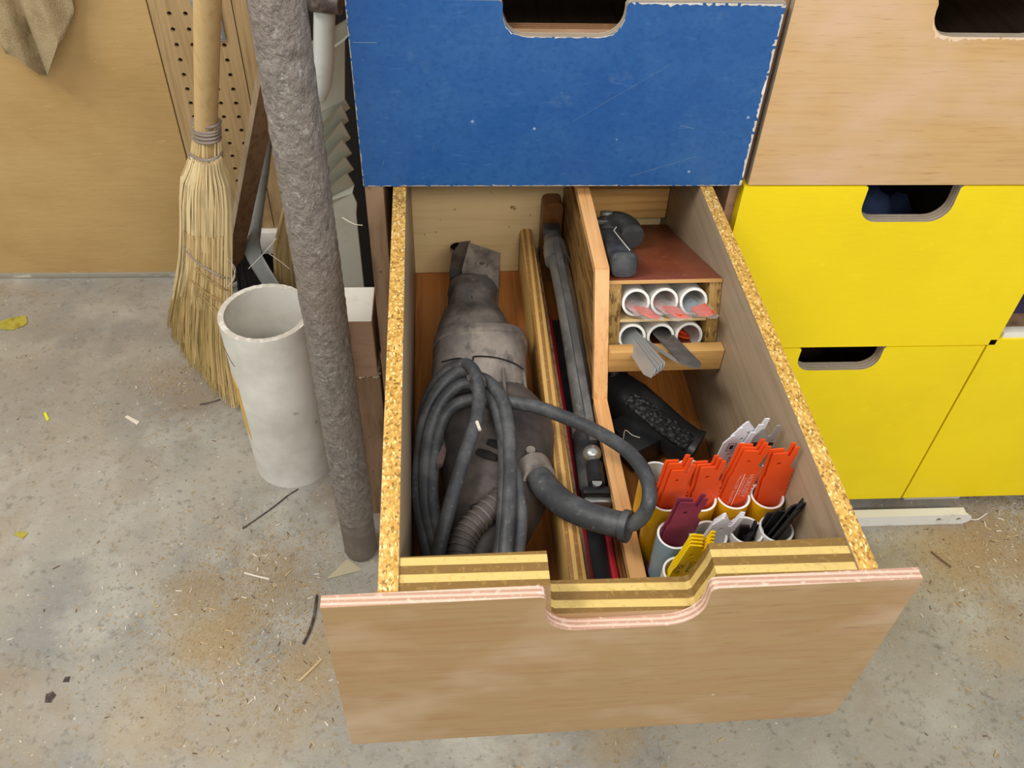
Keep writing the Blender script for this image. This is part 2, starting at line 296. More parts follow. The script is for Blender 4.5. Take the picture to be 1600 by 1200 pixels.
# ============================================================ the setting
mb = MB(); mb.box(-3.2, 3.6, -2.6, .86, -.04, 0)
floor_ = B('floor', mb, 'concrete', sm=0, kind='structure')
mb = MB(); mb.box(-3.2, 3.6, .875, .91, -.04, 2.6); wall = B('wall_back', mb, 'dark_void', sm=0, kind='structure')
mb = MB(); mb.box(-3.2, -.5175, .838, .874, .014, 2.6, .003); B('painted_panel', mb, 'tan_paint', wall)
mb = MB(); mb.box(-3.2, -.5175, .834, .876, 0, .016, .002); B('baseboard_left', mb, 'grey_paint', kind='structure')
# pegboard with real holes
def pegboard(i0, i1, x0, x1, z0, z1):
    P = .0343; hr = .0052; mb = MB(); y0, y1 = .840, .848; nz = int((z1 - z0) / P)
    for i in range(i0, i1 + 1):
        cx = -.5105 + P * i; xa, xb = max(cx - P / 2, x0), min(cx + P / 2, x1)
        if xb - xa < .004: continue
        for j in range(nz + 1):
            cz = .7056 + P * (j - 16); za, zb = cz - P / 2, cz + P / 2
            if zb < z0 or za > z1: continue
            ok = cx - hr > xa and cx + hr < xb
            sq = [(xa, za), (xb, za), (xb, zb), (xa, zb)]
            if not ok:
                mb.add([(a, y0, b) for a, b in sq], [(0, 1, 2, 3)]); continue
            vs = []
            for k in range(8):
                th = math.pi / 8 + k * math.pi / 4; vs.append((cx + hr * math.cos(th), y0, cz + hr * math.sin(th)))
            for k in range(8): vs.append((vs[k][0], y1, vs[k][2]))
            mx, mz = (xa + xb) / 2, (za + zb) / 2
            o8 = [(xb, y0, mz + P * .2), (mx + P * .2, y0, zb), (mx - P * .2, y0, zb), (xa, y0, mz + P * .2), (xa, y0, mz - P * .2), (mx - P * .2, y0, za), (mx + P * .2, y0, za), (xb, y0, mz - P * .2)]
            cs = [(xb, y0, zb), (xa, y0, zb), (xa, y0, za), (xb, y0, za)]
            fs = []
            for k in range(8):
                fs.append((k, (k + 1) % 8, (k + 1) % 8 + 8, k + 8)); fs.append((16 + k, 16 + (k + 1) % 8, (k + 1) % 8, k))
            for k in range(4): fs.append((24 + k, 16 + 2 * k + 1, 16 + 2 * k))
            mb.add(vs + o8 + cs, fs)
    return mb
for a in ((0, 5, -.5155, -.341, .155, 1.25), (5, 15, -.339, -.004, .155, 1.25)):
    o = B('pegboard_panel', pegboard(*a), 'pegboard_wood', wall, sm=0)
mb = MB(); mb.box(-.5155, .0, .849, .874, .155, 1.25); B('pegboard_backing', mb, 'dark_void', wall)
mb = MB(); mb.box(-.516, 0, .82, .874, .085, .153, .003); B('trim_1', mb, 'white_paint', kind='structure')
mb = MB(); mb.box(-.516, 0, .85, .874, 0, .085); B('dark_strip_back', mb, 'dark_void', kind='structure')  # near-black strip filling the dark void under the white trim

# ============================================================ the cabinet: carcass, closed drawers and the open drawer
cab = T('tool_cabinet', 'low workshop tool cabinet with blue, bare plywood and yellow drawer fronts', 'cabinet', (.9, .4, .045))
mb = MB(); mb.box(.0015, .028, .002, .80, .045, 1.12, .0015); B('side_panel', mb, 'carcass', cab)
for x in (.549, 1.064, 1.62):
    mb = MB(); mb.box(x - .011, x + .011, .022, .80, .045, 1.12, .0015); B('side_panel', mb, 'carcass_side', cab)
for z in (.046, .485, .805, 1.10):  # topmost board is unseen, added to block light from above
    mb = MB(); mb.box(.0285, 1.631, .024, .80, z - .009, z + .009); B('shelf_board', mb, 'carcass', cab)
mb = MB(); mb.box(-.006, 1.631, .80, .815, .045, 1.12); B('back_board', mb, 'carcass', cab)
mb = MB(); mb.box(1.08, 1.6, .004, .022, .494, .506, .001); B('rail', mb, 'white_paint', cab)
for x in (.03, .6, 1.28): 
    mb = MB(); mb.box(x, x + .12, .06, .75, 0, .0445, .003); B('plinth_block', mb, 'carcass_side', cab)
def drawer_box(parent, x0, x1, z0, z1, yf, depth=.7, m='veneer_grey'):
    mb = MB(); mb.box(x0, x0 + .012, yf, depth, z0, z1); mb.box(x1 - .012, x1, yf, depth, z0, z1)
    mb.box(x0 + .012, x1 - .012, yf, depth, z0, z0 + .01); mb.box(x0 + .012, x1 - .012, depth - .012, depth, z0 + .01, z1)
    B('drawer_box', mb, m, parent)
# blue drawer
mb = MB(); mb.prism(notch_front(0, .5465, .8045, 1.066, .192, .346, 1.0215, .03, 0, .006), XZ, 0, .0135)
bd = B('drawer', mb, ['blue_paint', 'ply_edge_grey'], cab, axis='y', sm=20, label='scuffed blue painted drawer with rounded hand notch')
drawer_box(bd, .05, .51, .82, 1.05, .0315)
random.seed(77)
def worn(pts, wd, side):
    """ragged pale strip where the paint has chipped off along an edge"""
    mb = MB()
    for (xa, za), (xb, zb) in zip(pts, pts[1:]):
        n = max(2, int(math.hypot(xb - xa, zb - za) / .004)); prev = None
        for i in range(n + 1):
            f = i / n; x, z = xa + (xb - xa) * f, za + (zb - za) * f; q = wd * U(.25, 1.0) * (1.6 if R() < .12 else 1)
            cur = ((x, -.0003, z), (x + side[0] * q, -.0003, z + side[1] * q))
            if prev and R() < .9: mb.add([prev[0], cur[0], cur[1], prev[1]], [(0, 1, 2, 3)])
            prev = cur
    return mb
B('worn_edge', worn([(.0003, .806), (.0003, 1.065)], .0014, (1, 0)), 'ply_edge_grey', bd, sm=0)
B('worn_edge', worn([(.5462, .806), (.5462, 1.065)], .0042, (-1, 0)), 'pvc_cut', bd, sm=0)
B('worn_edge', worn([(.003, .8048), (.545, .8048)], .0018, (0, 1)), 'ply_edge_grey', bd, sm=0)
B('worn_edge', worn([(.352, 1.0657), (.545, 1.0657)], .0035, (0, -1)), 'pvc_cut', bd, sm=0)
B('worn_edge', worn([(.1925, 1.058), (.1925, 1.045), (.196, 1.034), (.204, 1.026), (.222, 1.0217), (.316, 1.0217), (.332, 1.025), (.341, 1.034), (.3455, 1.045), (.3455, 1.058)], .0016, (0, -1)), 'pvc_cut', bd, sm=0)
for (xa, za, xb, zb, q) in ((.29, .905, .41, .985, .0003), (.38, .82, .47, .852, .0003), (.005, 1.012, .035, 1.012, .0006), (.10, .86, .102, .872, .001), (.03, .838, .032, .846, .0012), (.44, .90, .46, .895, .0005)):
    mb = MB(); mb.add([(xa, -.0002, za), (xb, -.0002, zb), (xb, -.0002, zb + q), (xa, -.0002, za + q)], [(0, 1, 2, 3)]); B('scratch', mb, 'blue_grey_plastic', bd, sm=0)
mb = MB(); mb.prism([(.05, .82), (.51, .82), (.51, 1.05), (.352, 1.05), (.345, 1.026), (.20, 1.026), (.19, 1.05), (.05, 1.05)], XZ, .0136, .031); B('inner_front', mb, ['carcass_side', 'ply_edge_brown'], bd, axis='y', sm=0)
# bare plywood drawer at the right
mb = MB(); mb.prism(notch_front(.5565, 1.10, .8055, 1.075, .742, .905, 1.026, .032, 0, .008), XZ, 0, .0135)
pd_ = B('drawer', mb, ['ply_face_light', 'ply_edge_grey'], cab, axis='y', sm=20, label='bare plywood drawer with rounded hand notch')
drawer_box(pd_, .60, 1.05, .82, 1.05, .0145)
B('worn_edge', worn([(.7425, 1.06), (.7425, 1.048), (.747, 1.038), (.757, 1.029), (.775, 1.0262), (.872, 1.0262), (.892, 1.030), (.902, 1.044), (.9045, 1.058)], .0060, (0, -1)), 'sanded_wood', pd_, sm=0)
# yellow drawers
def yellow(x0, x1, z0, z1, n0, n1, nz, lab, r=.028):
    mb = MB(); mb.prism(notch_front(x0, x1, z0, z1, n0, n1, nz, r, 0, .004), XZ, 0, .021)
    o = B('drawer', mb, ['yellow_paint', 'ply_edge_grey'], cab, axis='y', sm=20, label=lab)
    me = o.data; me.materials.append(MATS['yellow_paint'])
    for p in me.polygons:
        c = p.center / S + BASE[cab.name]
        if abs(p.normal.y) < .8 and not (n0 - .003 < c.x < n1 + .003 and c.z > nz - .005 and c.z < z1 - .0005): p.material_index = 2
    return o
y1 = yellow(.5515, 1.0705, .4825, .8030, .739, .880, .7405, 'large upper yellow drawer with hand notch', .03); drawer_box(y1, .59, 1.04, .51, .72, .0215)
y2 = yellow(.5515, 1.0545, .048, .4800, .7255, .873, .4265, 'lower yellow drawer with hand notch'); drawer_box(y2, .59, 1.03, .06, .41, .0215, m='carcass')
y3 = yellow(1.0585, 1.62, .048, .4945, 1.25, 1.40, .44, 'right-hand yellow drawer beneath the open bay')
mb = MB(); mb.box(-.0, .545, .003, .016, .05, .478, .001); B('lower_panel', mb, 'ply_face', cab)
# contents seen through the notches and the open bay
def rag(name, lab, c, sx, sy, sz, m, seed, group=None):
    random.seed(seed); mb = MB(); n, k = 22, 14; ph = [U(0, 6) for _ in range(6)]
    vs = []
    for i in range(n + 1):
        for j in range(k + 1):
            a, b = i / n - .5, j / k - .5
            h = math.cos(a * 2.9) * math.cos(b * 2.9) * .8 + .13 * math.sin(a * 17 + ph[0] + b * 5) + .1 * math.sin(b * 23 + ph[1] + a * 9) + .07 * math.sin(a * 37 + b * 19 + ph[2])
            vs.append((c[0] + sx * a + .01 * math.sin(b * 15 + ph[3]), c[1] + sy * b, c[2] + sz * max(h, 0)))
    q = len(vs); vs += [(x, y, c[2] - .002) for x, y, z in vs]
    W_ = k + 1; fs = []
    for i in range(n):
        for j in range(k): a = i * W_ + j; fs += [(a, a + 1, a + 1 + W_, a + W_), (q + a, q + a + W_, q + a + 1 + W_, q + a + 1)]
    bd_ = [(i * W_, (i + 1) * W_) for i in range(n)] + [((i + 1) * W_ + k, i * W_ + k) for i in range(n)] + [(j + 1, j) for j in range(k)] + [(n * W_ + j, n * W_ + j + 1) for j in range(k)]
    fs += [(a, b, q + b, q + a) for a, b in bd_]
    mb.add(vs, fs); return B(name, mb, m, None, c, label=lab, cat='rag', sm=80)
rag('shop_rag', 'dark blue cloth crumpled inside the upper yellow drawer', (.815, .19, .521), .4, .3, .19, 'blue_cloth', 3)
rag('shop_rag', 'dark violet cloth heaped in the open bay at the right edge', (1.17, .20, .4955), .16, .26, .09, 'violet_cloth', 5)
mb = MB(); mb.tube(smooth([(1.10, .32, .53), (1.16, .26, .60), (1.24, .2, .64)], 6), .016, 12)
t = T('hand_tool', 'red handled tool lying over the cloth in the open bay', 'tool', (1.13, .3, .52)); B('handle', mb, 'red_plastic', t)
mb = MB(); mb.tube([(1.10, .32, .53), (1.05 + .03, .36, .50)], .008, 8); B('shaft', mb, 'dark_steel', t)

# ------------------------------------------------------------ the open drawer (drawer frame)
DB = (.275, -.25, .514)
def toframe(o): pass
import_cab = cab
# children of the cabinet sit in world frame; the pulled-out drawer is turned slightly, so its shapes are moved there
class DM(MB):
    def done(s): s.v = [tuple(dworld(p)) for p in s.v]; return s
def D(name, mb, mats, parent, axis=None, **k):
    v0 = [Vector(p) for p in mb.v]; mb.v = [tuple(dworld(p)) for p in v0]; return B(name, mb, mats, parent, axis=axis, **k)
mb = MB(); mb.box(.0690, .4935, -.6178, .1595, .518, .530)
od = D('drawer', mb, 'red_wood', cab, label='open drawer pulled out, full of saws and blades')
mb = MB(); mb.prism(notch_front(0, .5518, .514, .7998, .2005, .3525, .7385, .034, .014, .006), XZ, -.6676, -.6550)
D('drawer_front', mb, ['ply_face', 'ply_edge_pink'], od, axis='y', sm=20)
mb = MB(); mb.prism([(.0688, .516), (.4938, .516), (.4938, .7995), (.3600, .7995), (.3585, .785), (.350, .7475), (.346, .7445), (.2135, .7480), (.209, .752), (.2055, .7995), (.0688, .7995)], XZ, -.6548, -.6180)
D('inner_front', mb, ['ply_face', 'ply_edge_gold'], od, axis='y', sm=20)
mb = MB(); mb.box(.0496, .0686, -.6548, .17, .515, .8025, .0012); o = D('side_panel', mb, ['particle_edge', 'veneer_grey'], od, label='left side panel with raw chipboard edge')
mb = MB(); mb.box(.4940, .5132, -.6548, .17, .515, .8025, .0012); o2 = D('side_panel', mb, ['particle_edge', 'veneer_grey'], od, label='right side panel with raw chipboard edge')
for q in (o, o2):
    for p in q.data.polygons: p.material_index = 1 if abs(p.normal.x) > .8 else 0
circ = [(.1435 + .0135 * math.cos(a * .3927), .581 + .0135 * math.sin(a * .3927)) for a in range(16)]
mb = MB(); mb.prism([(.0690, .5305), (.4935, .5305), (.4935, .79), (.0690, .79)], XZ, .160, .172, [circ]); D('back_panel', mb, 'ply_back', od, sm=0)
# low dividing strip, rounded top
mb = MB(); pr = [(.2505, .5305), (.2735, .5305), (.2735, .612), (.2715, .6185), (.266, .621), (.257, .621), (.2525, .6185), (.2505, .612)]
mb.prism(pr, lambda a, b, t: (a, t, b), -.6175, .1590); D('dividing_strip', mb, 'ply_edge_thin', od)
mb = MB(); mb.box(.2740, .2790, -.6175, .13, .5305, .603, .001); D('dividing_strip', mb, 'slat_face', od)
# tall chipboard divider stepping down, pine capping
top = [(.1595, .757), (.03, .760), (-.17, .785), (-.178, .779), (-.2620, .6300), (-.6175, .6400)]
prof = top + [(-.6175, .5305), (.1595, .5305)]
mb = MB(); mb.prism([(a, b - .012 if i < 6 else b) for i, (a, b) in enumerate(prof)], lambda a, b, t: (t, a, b), .3205, .3330); D('divider', mb, 'osb', od, sm=0)
for i in (0, 3, 4):
    a, b = (top[0], top[2]) if i == 0 else (top[i], top[i + 1])
    if i == 0: a = (.1595, .7850)
    if i == 3: a = (-.1705, .784)
    va, vb = Vector((0,) + tuple(a)), Vector((0,) + tuple(b)); d = (vb - va).normalized(); nn = Vector((0, -d.z, d.y)); nn = nn if nn.z > 0 else -nn
    if i == 3: nn = Vector((0, -.86, .51)).normalized() * 1
    mb = MB(); vs = []
    for x in (.3175, .3365):
        for p, off in ((va, -.0125), (vb, -.0125), (vb, .0), (va, .0)): q = p + nn * off; vs.append((x, q.y, q.z))
    mb.add(vs, [(0, 1, 2, 3), (7, 6, 5, 4), (0, 4, 5, 1), (1, 5, 6, 2), (2, 6, 7, 3), (3, 7, 4, 0)]); D('divider_capping', mb, 'pine', od, sm=0)
# rails that carry the tube rack
mb = MB(); mb.box(.3370, .4935, -.2400, -.222, .6610, .6965, .0015); D('rail', mb, 'pine_x', od)
mb = MB(); mb.box(.3370, .4935, .1350, .1595, .655, .712, .0015); D('rail', mb, 'pine_x', od)

# ------------------------------------------------------------ tilted rack of six tubes
CA, SA = math.cos(math.radians(21.5)), math.sin(math.radians(21.5))
def rk(x, h, d): return (x, -.1700 + CA * d - SA * h, .7650 - SA * d - CA * h)   # x, depth down the face, distance back
rack = T('tube_rack', 'tilted wooden rack holding six short white tubes in two rows', 'rack', (.415, -.02, .66), 'd')
def rbox(x0, x1, h0, h1, d0, d1, bev=.0006):
    mb = MB(); mb.box(x0, x1, h0, h1, d0, d1, bev); mb.v = [rk(*p) for p in mb.v]; return mb
B('shelf_top', rbox(.3380, .4932, .0, .0055, -.002, .318), ['hardboard', 'pine_x'], rack)
o = rack.children[0]
for p in o.data.polygons: p.material_index = 1 if p.normal.y < -.5 else 0
B('side_panel', rbox(.3380, .3560, .0058, .099, 0, .29), 'osb_end', rack)
B('side_panel', rbox(.4770, .4932, .0058, .099, 0, .29), 'osb_end', rack)
B('middle_strip', rbox(.3500, .4765, .0565, .0605, .001, .28), 'ply_back', rack)
B('base_board', rbox(.3562, .4768, .096, .099, .003, .29), 'hardboard', rack)
axis_in = Vector((0, CA, -SA)); RT = {}
for j, h in enumerate((.0330, .0825)):
    for i, x in enumerate((.3763, .4160, .4560)):
        mb = MB(); x2 = x - (.002 if j else 0) * 1; mb.pipe(rk(x2, h + (-.001 if j == 0 else 0), -.001 + .002 * ((i + j) % 2)), axis_in, .0193, .0157, .25, 28, 0, 1); RT[j, i] = (x2, h)
        B('tube', mb, ['pvc', 'white_rim'], rack)

# ------------------------------------------------------------ upright tubes at the front
tubes = dict(a=(.3570, -.4545, .704, 'yellow_plastic', 'empty yellow tube beside the divider, behind three orange blades'),
    b=(.3965, -.4550, .706, 'yellow_plastic', 'empty yellow tube in the back row, second from the divider'),
    c=(.4355, -.4560, .704, 'pvc', 'upright tube holding the white blades with red lettering'),
    c2=(.4735, -.4565, .700, 'pvc', 'upright tube holding the plain silver blade, by the side panel'),
    d=(.3575, -.4955, .712, 'yellow_plastic', 'yellow tube with orange blades, nearest the divider'),
    e=(.3962, -.4975, .712, 'yellow_plastic', 'yellow tube with orange blades, second from the divider'),
    f=(.4350, -.4965, .712, 'yellow_plastic', 'yellow tube holding the lettered orange blades'),
    g=(.4738, -.4980, .712, 'yellow_plastic', 'yellow tube with orange blades, beside the grey side panel'),
    h=(.3610, -.5370, .700, 'blue_grey_plastic', 'blue grey tube holding the maroon blades'),
    i=(.4005, -.5390, .700, 'pvc', 'white tube holding the light silver blades'),
    j=(.4410, -.5375, .703, 'pvc', 'white tube with black blades sunk deep inside'),
    k=(.4790 - .0052, -.5390, .706, 'pvc', 'white tube with a fan of black blades in the front corner'),
    l=(.3600, -.5790, .692, 'pvc', 'short white tube with printed yellow blades, nearest the drawer front'))
for k_, (x, y, z, m, lab) in tubes.items():
    mb = MB(); mb.pipe((x, y, .5305), (0, 0, 1), .0190, .0166, z - .5305, 32, 0, 1)
    o = B('tube', mb, [m, 'white_rim'], None, (x, y, .5305), 'd', label='', sm=40); tag(o, lab, 'tube', 'tubes standing upright in the open drawer')
    me = o.data; me.materials.append(MATS['pvc'])
    for p in me.polygons:
        c = Vector(p.center) / S
        if p.material_index == 0 and Vector((c.x, c.y)).length < .0178: p.material_index = 2

# ------------------------------------------------------------ saw blades
def blade_outline(w_, L, teeth=1, pitch=.0062, kind=0):
    """tang at the top (0), blade runs down to -L; teeth on the right"""
    h = w_ / 2
    if kind == 1: P = [(-h, -L), (-h, -.018), (-h * .6, -.006), (-h * .45, -.005), (h * .25, -.018), (h * .5, -.018), (h * .62, -.001), (h * .95, -.001), (h * .95, -.024), (h * .8, -.034), (h * 1.05, -.038), (h * 1.05, -.046)]
    else: P = [(-h, -L), (-h, -.050), (-h * .88, -.044), (-h * .78, -.009), (-h * .72, -.006), (h * .26, -.0075), (h * .34, -.014), (h * .50, -.015), (h * .58, -.010), (h * .68, 0), (h * 1.02, -.001), (h * .96, -.012), (h * .74, -.030), (h * .80, -.034), (h * 1.06, -.037), (h * 1.08, -.044)]
    y = P[-1][1]
    if teeth:
        while y - pitch > -L: P += [(h * .92, y - pitch * .5), (h * 1.1, y - pitch)]; y -= pitch
    P += [(h * .95, -L)]
    return P
def blade(lab, top, lean, yaw, w_, L, m, group=None, teeth=1, back=0, thick=.0016, kind=0, mirror=1, name='saw_blade', pitch=.0062):
    """top: drawer-frame point of the tang; lean: tilt to the right (rad); yaw: turn about its length; back: tilt away"""
    P = blade_outline(w_, L, teeth, pitch, kind); hole = [(-w_ * .08 + .0024 * math.cos(a * math.pi / 4), -.024 + .0024 * math.sin(a * math.pi / 4)) for a in range(8)]
    if mirror < 0: P = [(-a, b) for a, b in P][::-1]; hole = [(-a, b) for a, b in hole]
    M = Matrix.Translation(Vector(top)) @ Matrix.Rotation(-back, 4, 'X') @ Matrix.Rotation(lean, 4, 'Y') @ Matrix.Rotation(yaw, 4, 'Z')
    mb = MB(); mb.prism(P, lambda a, b, t: tuple(M @ Vector((a, t, b))), -thick / 2, thick / 2, [hole])
    bot = M @ Vector((0, 0, -L))
    o = B(name, mb, m, None, tuple(bot), 'd', sm=0, label=lab, cat='saw blade', group=group)
    return o, M @ Matrix(((1, 0, 0, 0), (0, 0, 0, -thick / 2 - .0001), (0, 1, 0, 0), (0, 0, 0, 1)))
G = 'blades standing in the front tubes'
tb = tubes
# d: three orange fanned to the left
for k_, (dx, dz, lab) in enumerate(((-.0115, -.0015, 'leftmost'), (-.0055, -.004, 'middle'), (.002, -.012, 'rightmost, lowest'))):
    blade('orange saw blade, %s of the three fanned beside the divider' % lab, (.3655 + dx * .55, -.4930 - k_ * .0028, .7830 + dz), .03, .10, .030, .15, 'orange_coat', G, mirror=1 if k_ < 2 else 1)
for k_, (dx, dz, lab) in enumerate(((-.004, .0015, 'rearmost'), (-.001, 0, 'middle'), (.003, -.001, 'foremost'))):
    blade('orange saw blade, %s of the three in the second yellow tube' % lab, (.3945 + dx, -.4935 - k_ * .0030, .7770 + dz), -.05, .08, .031, .16, 'orange_coat', G)
oM = None
for k_, (dx, dz, lab) in enumerate(((-.003, .003, 'rearmost of the lettered tube'), (0, 0, 'middle one of the lettered tube'), (.003, -.003, 'with white lettering'))):
    oM = blade('orange saw blade, %s' % lab, (.4390 + dx, -.4925 - k_ * .0024, .8000 + dz), .07, .06, .032, .235, 'orange_coat', G)
o, M = oM
def print_up(o, M, text, size, x, y, m, ang=math.pi / 2):
    TXT('lettering', text, size, M @ Matrix.Translation((x, y, 0)) @ Matrix.Rotation(ang, 4, 'Z'), m, o)
print_up(o, M, 'HORUSDY', .0086, .0060, -.066, 'white_ink', -math.pi / 2)
print_up(o, M, 'Professional Blades', .0040, .0018, -.067, 'white_ink', -math.pi / 2)
print_up(o, M, 'Wood 6TPI  Bois 6D/Po', .0050, -.0058, -.072, 'white_ink', -math.pi / 2)
mb = MB(); mb.v = []; mb.add([tuple(M @ Vector(p)) for p in ((-.0002, -.105, 0), (.0005, -.105, 0), (.0005, -.045, 0), (-.0002, -.045, 0))], [(0, 1, 2, 3)]); B('printed_line', mb, 'white_ink', o, sm=0)
for k_, (dx, dz, lab) in enumerate(((-.002, .002, 'rear'), (.0015, -.001, 'front'))):
    blade('orange saw blade, %s one of the pair by the grey side panel' % lab, (.4710 + dx, -.4965 - k_ * .0035, .7960 + dz), -.06, .08, .032, .225, 'orange_coat', G)
for k_, (dx, dz, lab) in enumerate(((.010, .009, 'tallest, rearmost of the three with red lettering'), (.003, .004, 'middle of the three with red lettering'), (-.0055, -.004, 'foremost, with the red brand lettering'))):
    oM = blade('white saw blade, %s' % lab, (.4475 + dx, -.4490 - k_ * .0040, .7790 + dz), .12, .1, .034, .215, 'white_coat', G, teeth=0, kind=1)
o, M = oM
print_up(o, M, 'Milwaukee', .0110, -.0040, -.064, 'red_ink', math.radians(72)); print_up(o, M, 'SAWZALL', .0078, .0085, -.058, 'red_ink', math.radians(72))
print_up(o, M, 'WOOD 5 TPI', .0042, .0055, -.034, 'ink', math.radians(20))
mb = MB()
for (xa, ya, xb, yb) in ((-.010, -.031, -.0005, -.0302), (-.010, -.019, -.0005, -.0182), (-.010, -.031, -.0092, -.0182), (-.0013, -.031, -.0005, -.0182), (-.0075, -.028, -.003, -.0215), (.002, -.046, .0095, -.0454), (.002, -.040, .0095, -.0394), (.0090, -.046, .0095, -.0394)):
    mb.add([tuple(M @ Vector(p)) for p in ((xa, ya, .0001), (xb, ya, .0001), (xb, yb, .0001), (xa, yb, .0001))], [(0, 1, 2, 3)])
B('printed_panel', mb, 'ink', o, sm=0)
mb = MB(); mb.add([tuple(M @ Vector(p)) for p in ((-.0005, -.084, .0001), (.0045, -.070, .0001), (.0018, -.070, .0001), (.0040, -.052, .0001), (-.0012, -.073, .0001), (.0010, -.072, .0001))], [(0, 1, 2, 5, 4), (2, 3, 5)]); B('lightning_mark', mb, 'red_ink', o, sm=0)
o, M = blade('plain silver saw blade with a black band, behind the orange pair', (.4740, -.4520, .7790), .10, .1, .028, .20, 'silver_blade', G, teeth=0, kind=1)
mb = MB(); mb.add([tuple(M @ Vector(p)) for p in ((-.0135, -.034, .0002), (.0150, -.034, .0002), (.0150, -.029, .0002), (-.0135, -.027, .0002))], [(0, 1, 2, 3)]); B('black_band', mb, 'ink', o, sm=0)
for k_, lab in enumerate(('rear one of the pair', 'front one of the pair')):
    blade('maroon saw blade in the blue grey tube, %s' % lab, (.3685 + .002 * k_, -.5330 - .0035 * k_, .7660 - .003 * k_), .08, .05, .034, .19, 'maroon_coat', G, teeth=0)
oM = None
for k_, lab in enumerate(('rearmost', 'third from the front', 'second from the front', 'foremost, with black print')):
    oM = blade('yellow saw blade in the short front tube, %s' % lab, (.3730 + .0010 * (1 - k_), -.5730 - .0032 * k_, .7560 - .0016 * k_), .17, .05, .028, .18, 'yellow_coat', G, thick=.002)
o, M = oM
print_up(o, M, '18 TPI', .0070, -.004, -.050, 'ink', math.radians(80)); print_up(o, M, 'DW4811', .0042, -.009, -.047, 'ink', math.radians(80)); print_up(o, M, 'DEWALT', .0098, -.001, -.090, 'ink', math.radians(80))
print_up(o, M, 'BI-METAL', .0034, .0045, -.046, 'ink', math.radians(80))
mb = MB()
for (xa, ya, xb, yb) in ((.0012, -.054, .0018, -.036), (.0082, -.054, .0088, -.036), (.0012, -.0366, .0088, -.036), (.0012, -.054, .0088, -.0534)):
    mb.add([tuple(M @ Vector(p)) for p in ((xa, ya, .0001), (xb, ya, .0001), (xb, yb, .0001), (xa, yb, .0001))], [(0, 1, 2, 3)])
B('printed_panel', mb, 'ink', o, sm=0)
for k_, lab in enumerate(('rearmost', 'middle', 'foremost')):
    blade('light silver saw blade beside the yellow ones, %s of three' % lab, (.4215 - .002 * k_, -.5330 - .0036 * k_, .7330 + .001 * k_), .24, .04, .030, .15, 'white_coat', G, thick=.0022, kind=1, pitch=.004)
for k_ in range(2):
    blade('black saw blade sunk in the white tube, %s one' % ('left', 'right')[k_], (.4420 + .008 * k_, -.5330 - .004 * k_, .7120 - .006 * k_), -.1 + .25 * k_, .6 * k_, .020, .17, 'black_coat', G, thick=.003)
for k_, (dx, dz, ln, yw, dy) in enumerate(((-.0180, -.026, .14, .15, .004), (-.0090, -.019, .30, .1, .001), (.0010, -.004, .40, .5, -.003), (.0060, .004, .42, .65, -.007), (.0020, -.0015, .46, .6, -.011))):
    blade('black saw blade in the corner tube, %s' % ('leftmost and upright', 'second from the left', 'third in the fan', 'the tallest in the fan', 'foremost in the fan')[k_], (.4860 + dx * .9, -.5340 + dy, .7560 + dz), ln * .55, yw, .022, .195, 'black_coat', G, thick=.0022)

# ---- contents of the rack tubes
def rlong(i, j, lab, cat, name, m, w0, w1, d0, d1, tipcut, roll, yawr, dxo, dho, thick=.002, holes=()):
    """a flat strip lying in rack tube i,j poking out to distance -d1"""
    x, h = RT[j, i]
    P = [(-w0 / 2, d0), (-w1 / 2, -d1 + tipcut[0]), (-w1 / 2 * .4, -d1), (w1 / 2 * .5, -d1), (w1 / 2, -d1 + tipcut[1]), (w0 / 2, d0)]
    c = Vector(rk(x + dxo, h + dho, 0)); ax = Vector((0, -CA, SA)); rt = Vector((1, 0, 0)); up = Vector((0, SA, CA)) * 1
    M = Matrix.Identity(3); Rr = Matrix.Rotation(yawr, 3, up) 
    a2 = Rr @ ax; r2 = Rr @ rt; Rq = Matrix.Rotation(roll, 3, a2); r3 = Rq @ r2; n3 = r3.cross(a2)
    def fn(a, b, t): return tuple(c + r3 * a + a2 * (-b) + n3 * t)
    mb = MB(); mb.prism(P, fn, -thick / 2, thick / 2, holes)
    return B(name, mb, m, None, tuple(c), 'd', sm=0, label=lab, cat=cat, group=None), fn

# silver strips, grey blade and orange blades in the lower tubes
for k in range(5):
    rlong(0, 1, 'thin silver blade poking from the lower left rack tube, %s' % ('furthest left of the fan', 'second from the left', 'middle of the fan', 'fourth from the left', 'set apart on the right')[k], 'saw blade', 'saw_blade', 'silver_blade',
          .017 if k < 4 else .005, .018 if k < 4 else .005, .12, .128 - .004 * k if k < 4 else .105, (.022, .004), math.radians(58 if k < 4 else 84), math.radians(2 + 1 * k if k < 4 else 17), -.0055 + .0030 * k + (.003 if k == 4 else 0), .0035 - .0012 * k, .0012)
rlong(1, 1, 'wide dull grey blade with an end hole in the lower middle rack tube', 'saw blade', 'saw_blade', 'dark_steel', .029, .029, .12, .122, (.014, .014), math.radians(-8), math.radians(5), .0035, -.0035, .0022,
      [[(.004 * math.cos(a), -.110 + .0022 * math.sin(a)) for a in (0, .8, 1.6, 2.4, 3.1, 3.9, 4.7, 5.5)]])
for k in range(2):
    rlong(2, 1, 'short orange blade lying inside the lower right rack tube, %s' % ('upper', 'lower')[k], 'saw blade', 'saw_blade', 'orange_coat', .022, .020, .16, -.012 - .012 * k, (.006, .012), math.radians(-10 - 16 * k), .05, 0, .0075 - k * .003, .0015)
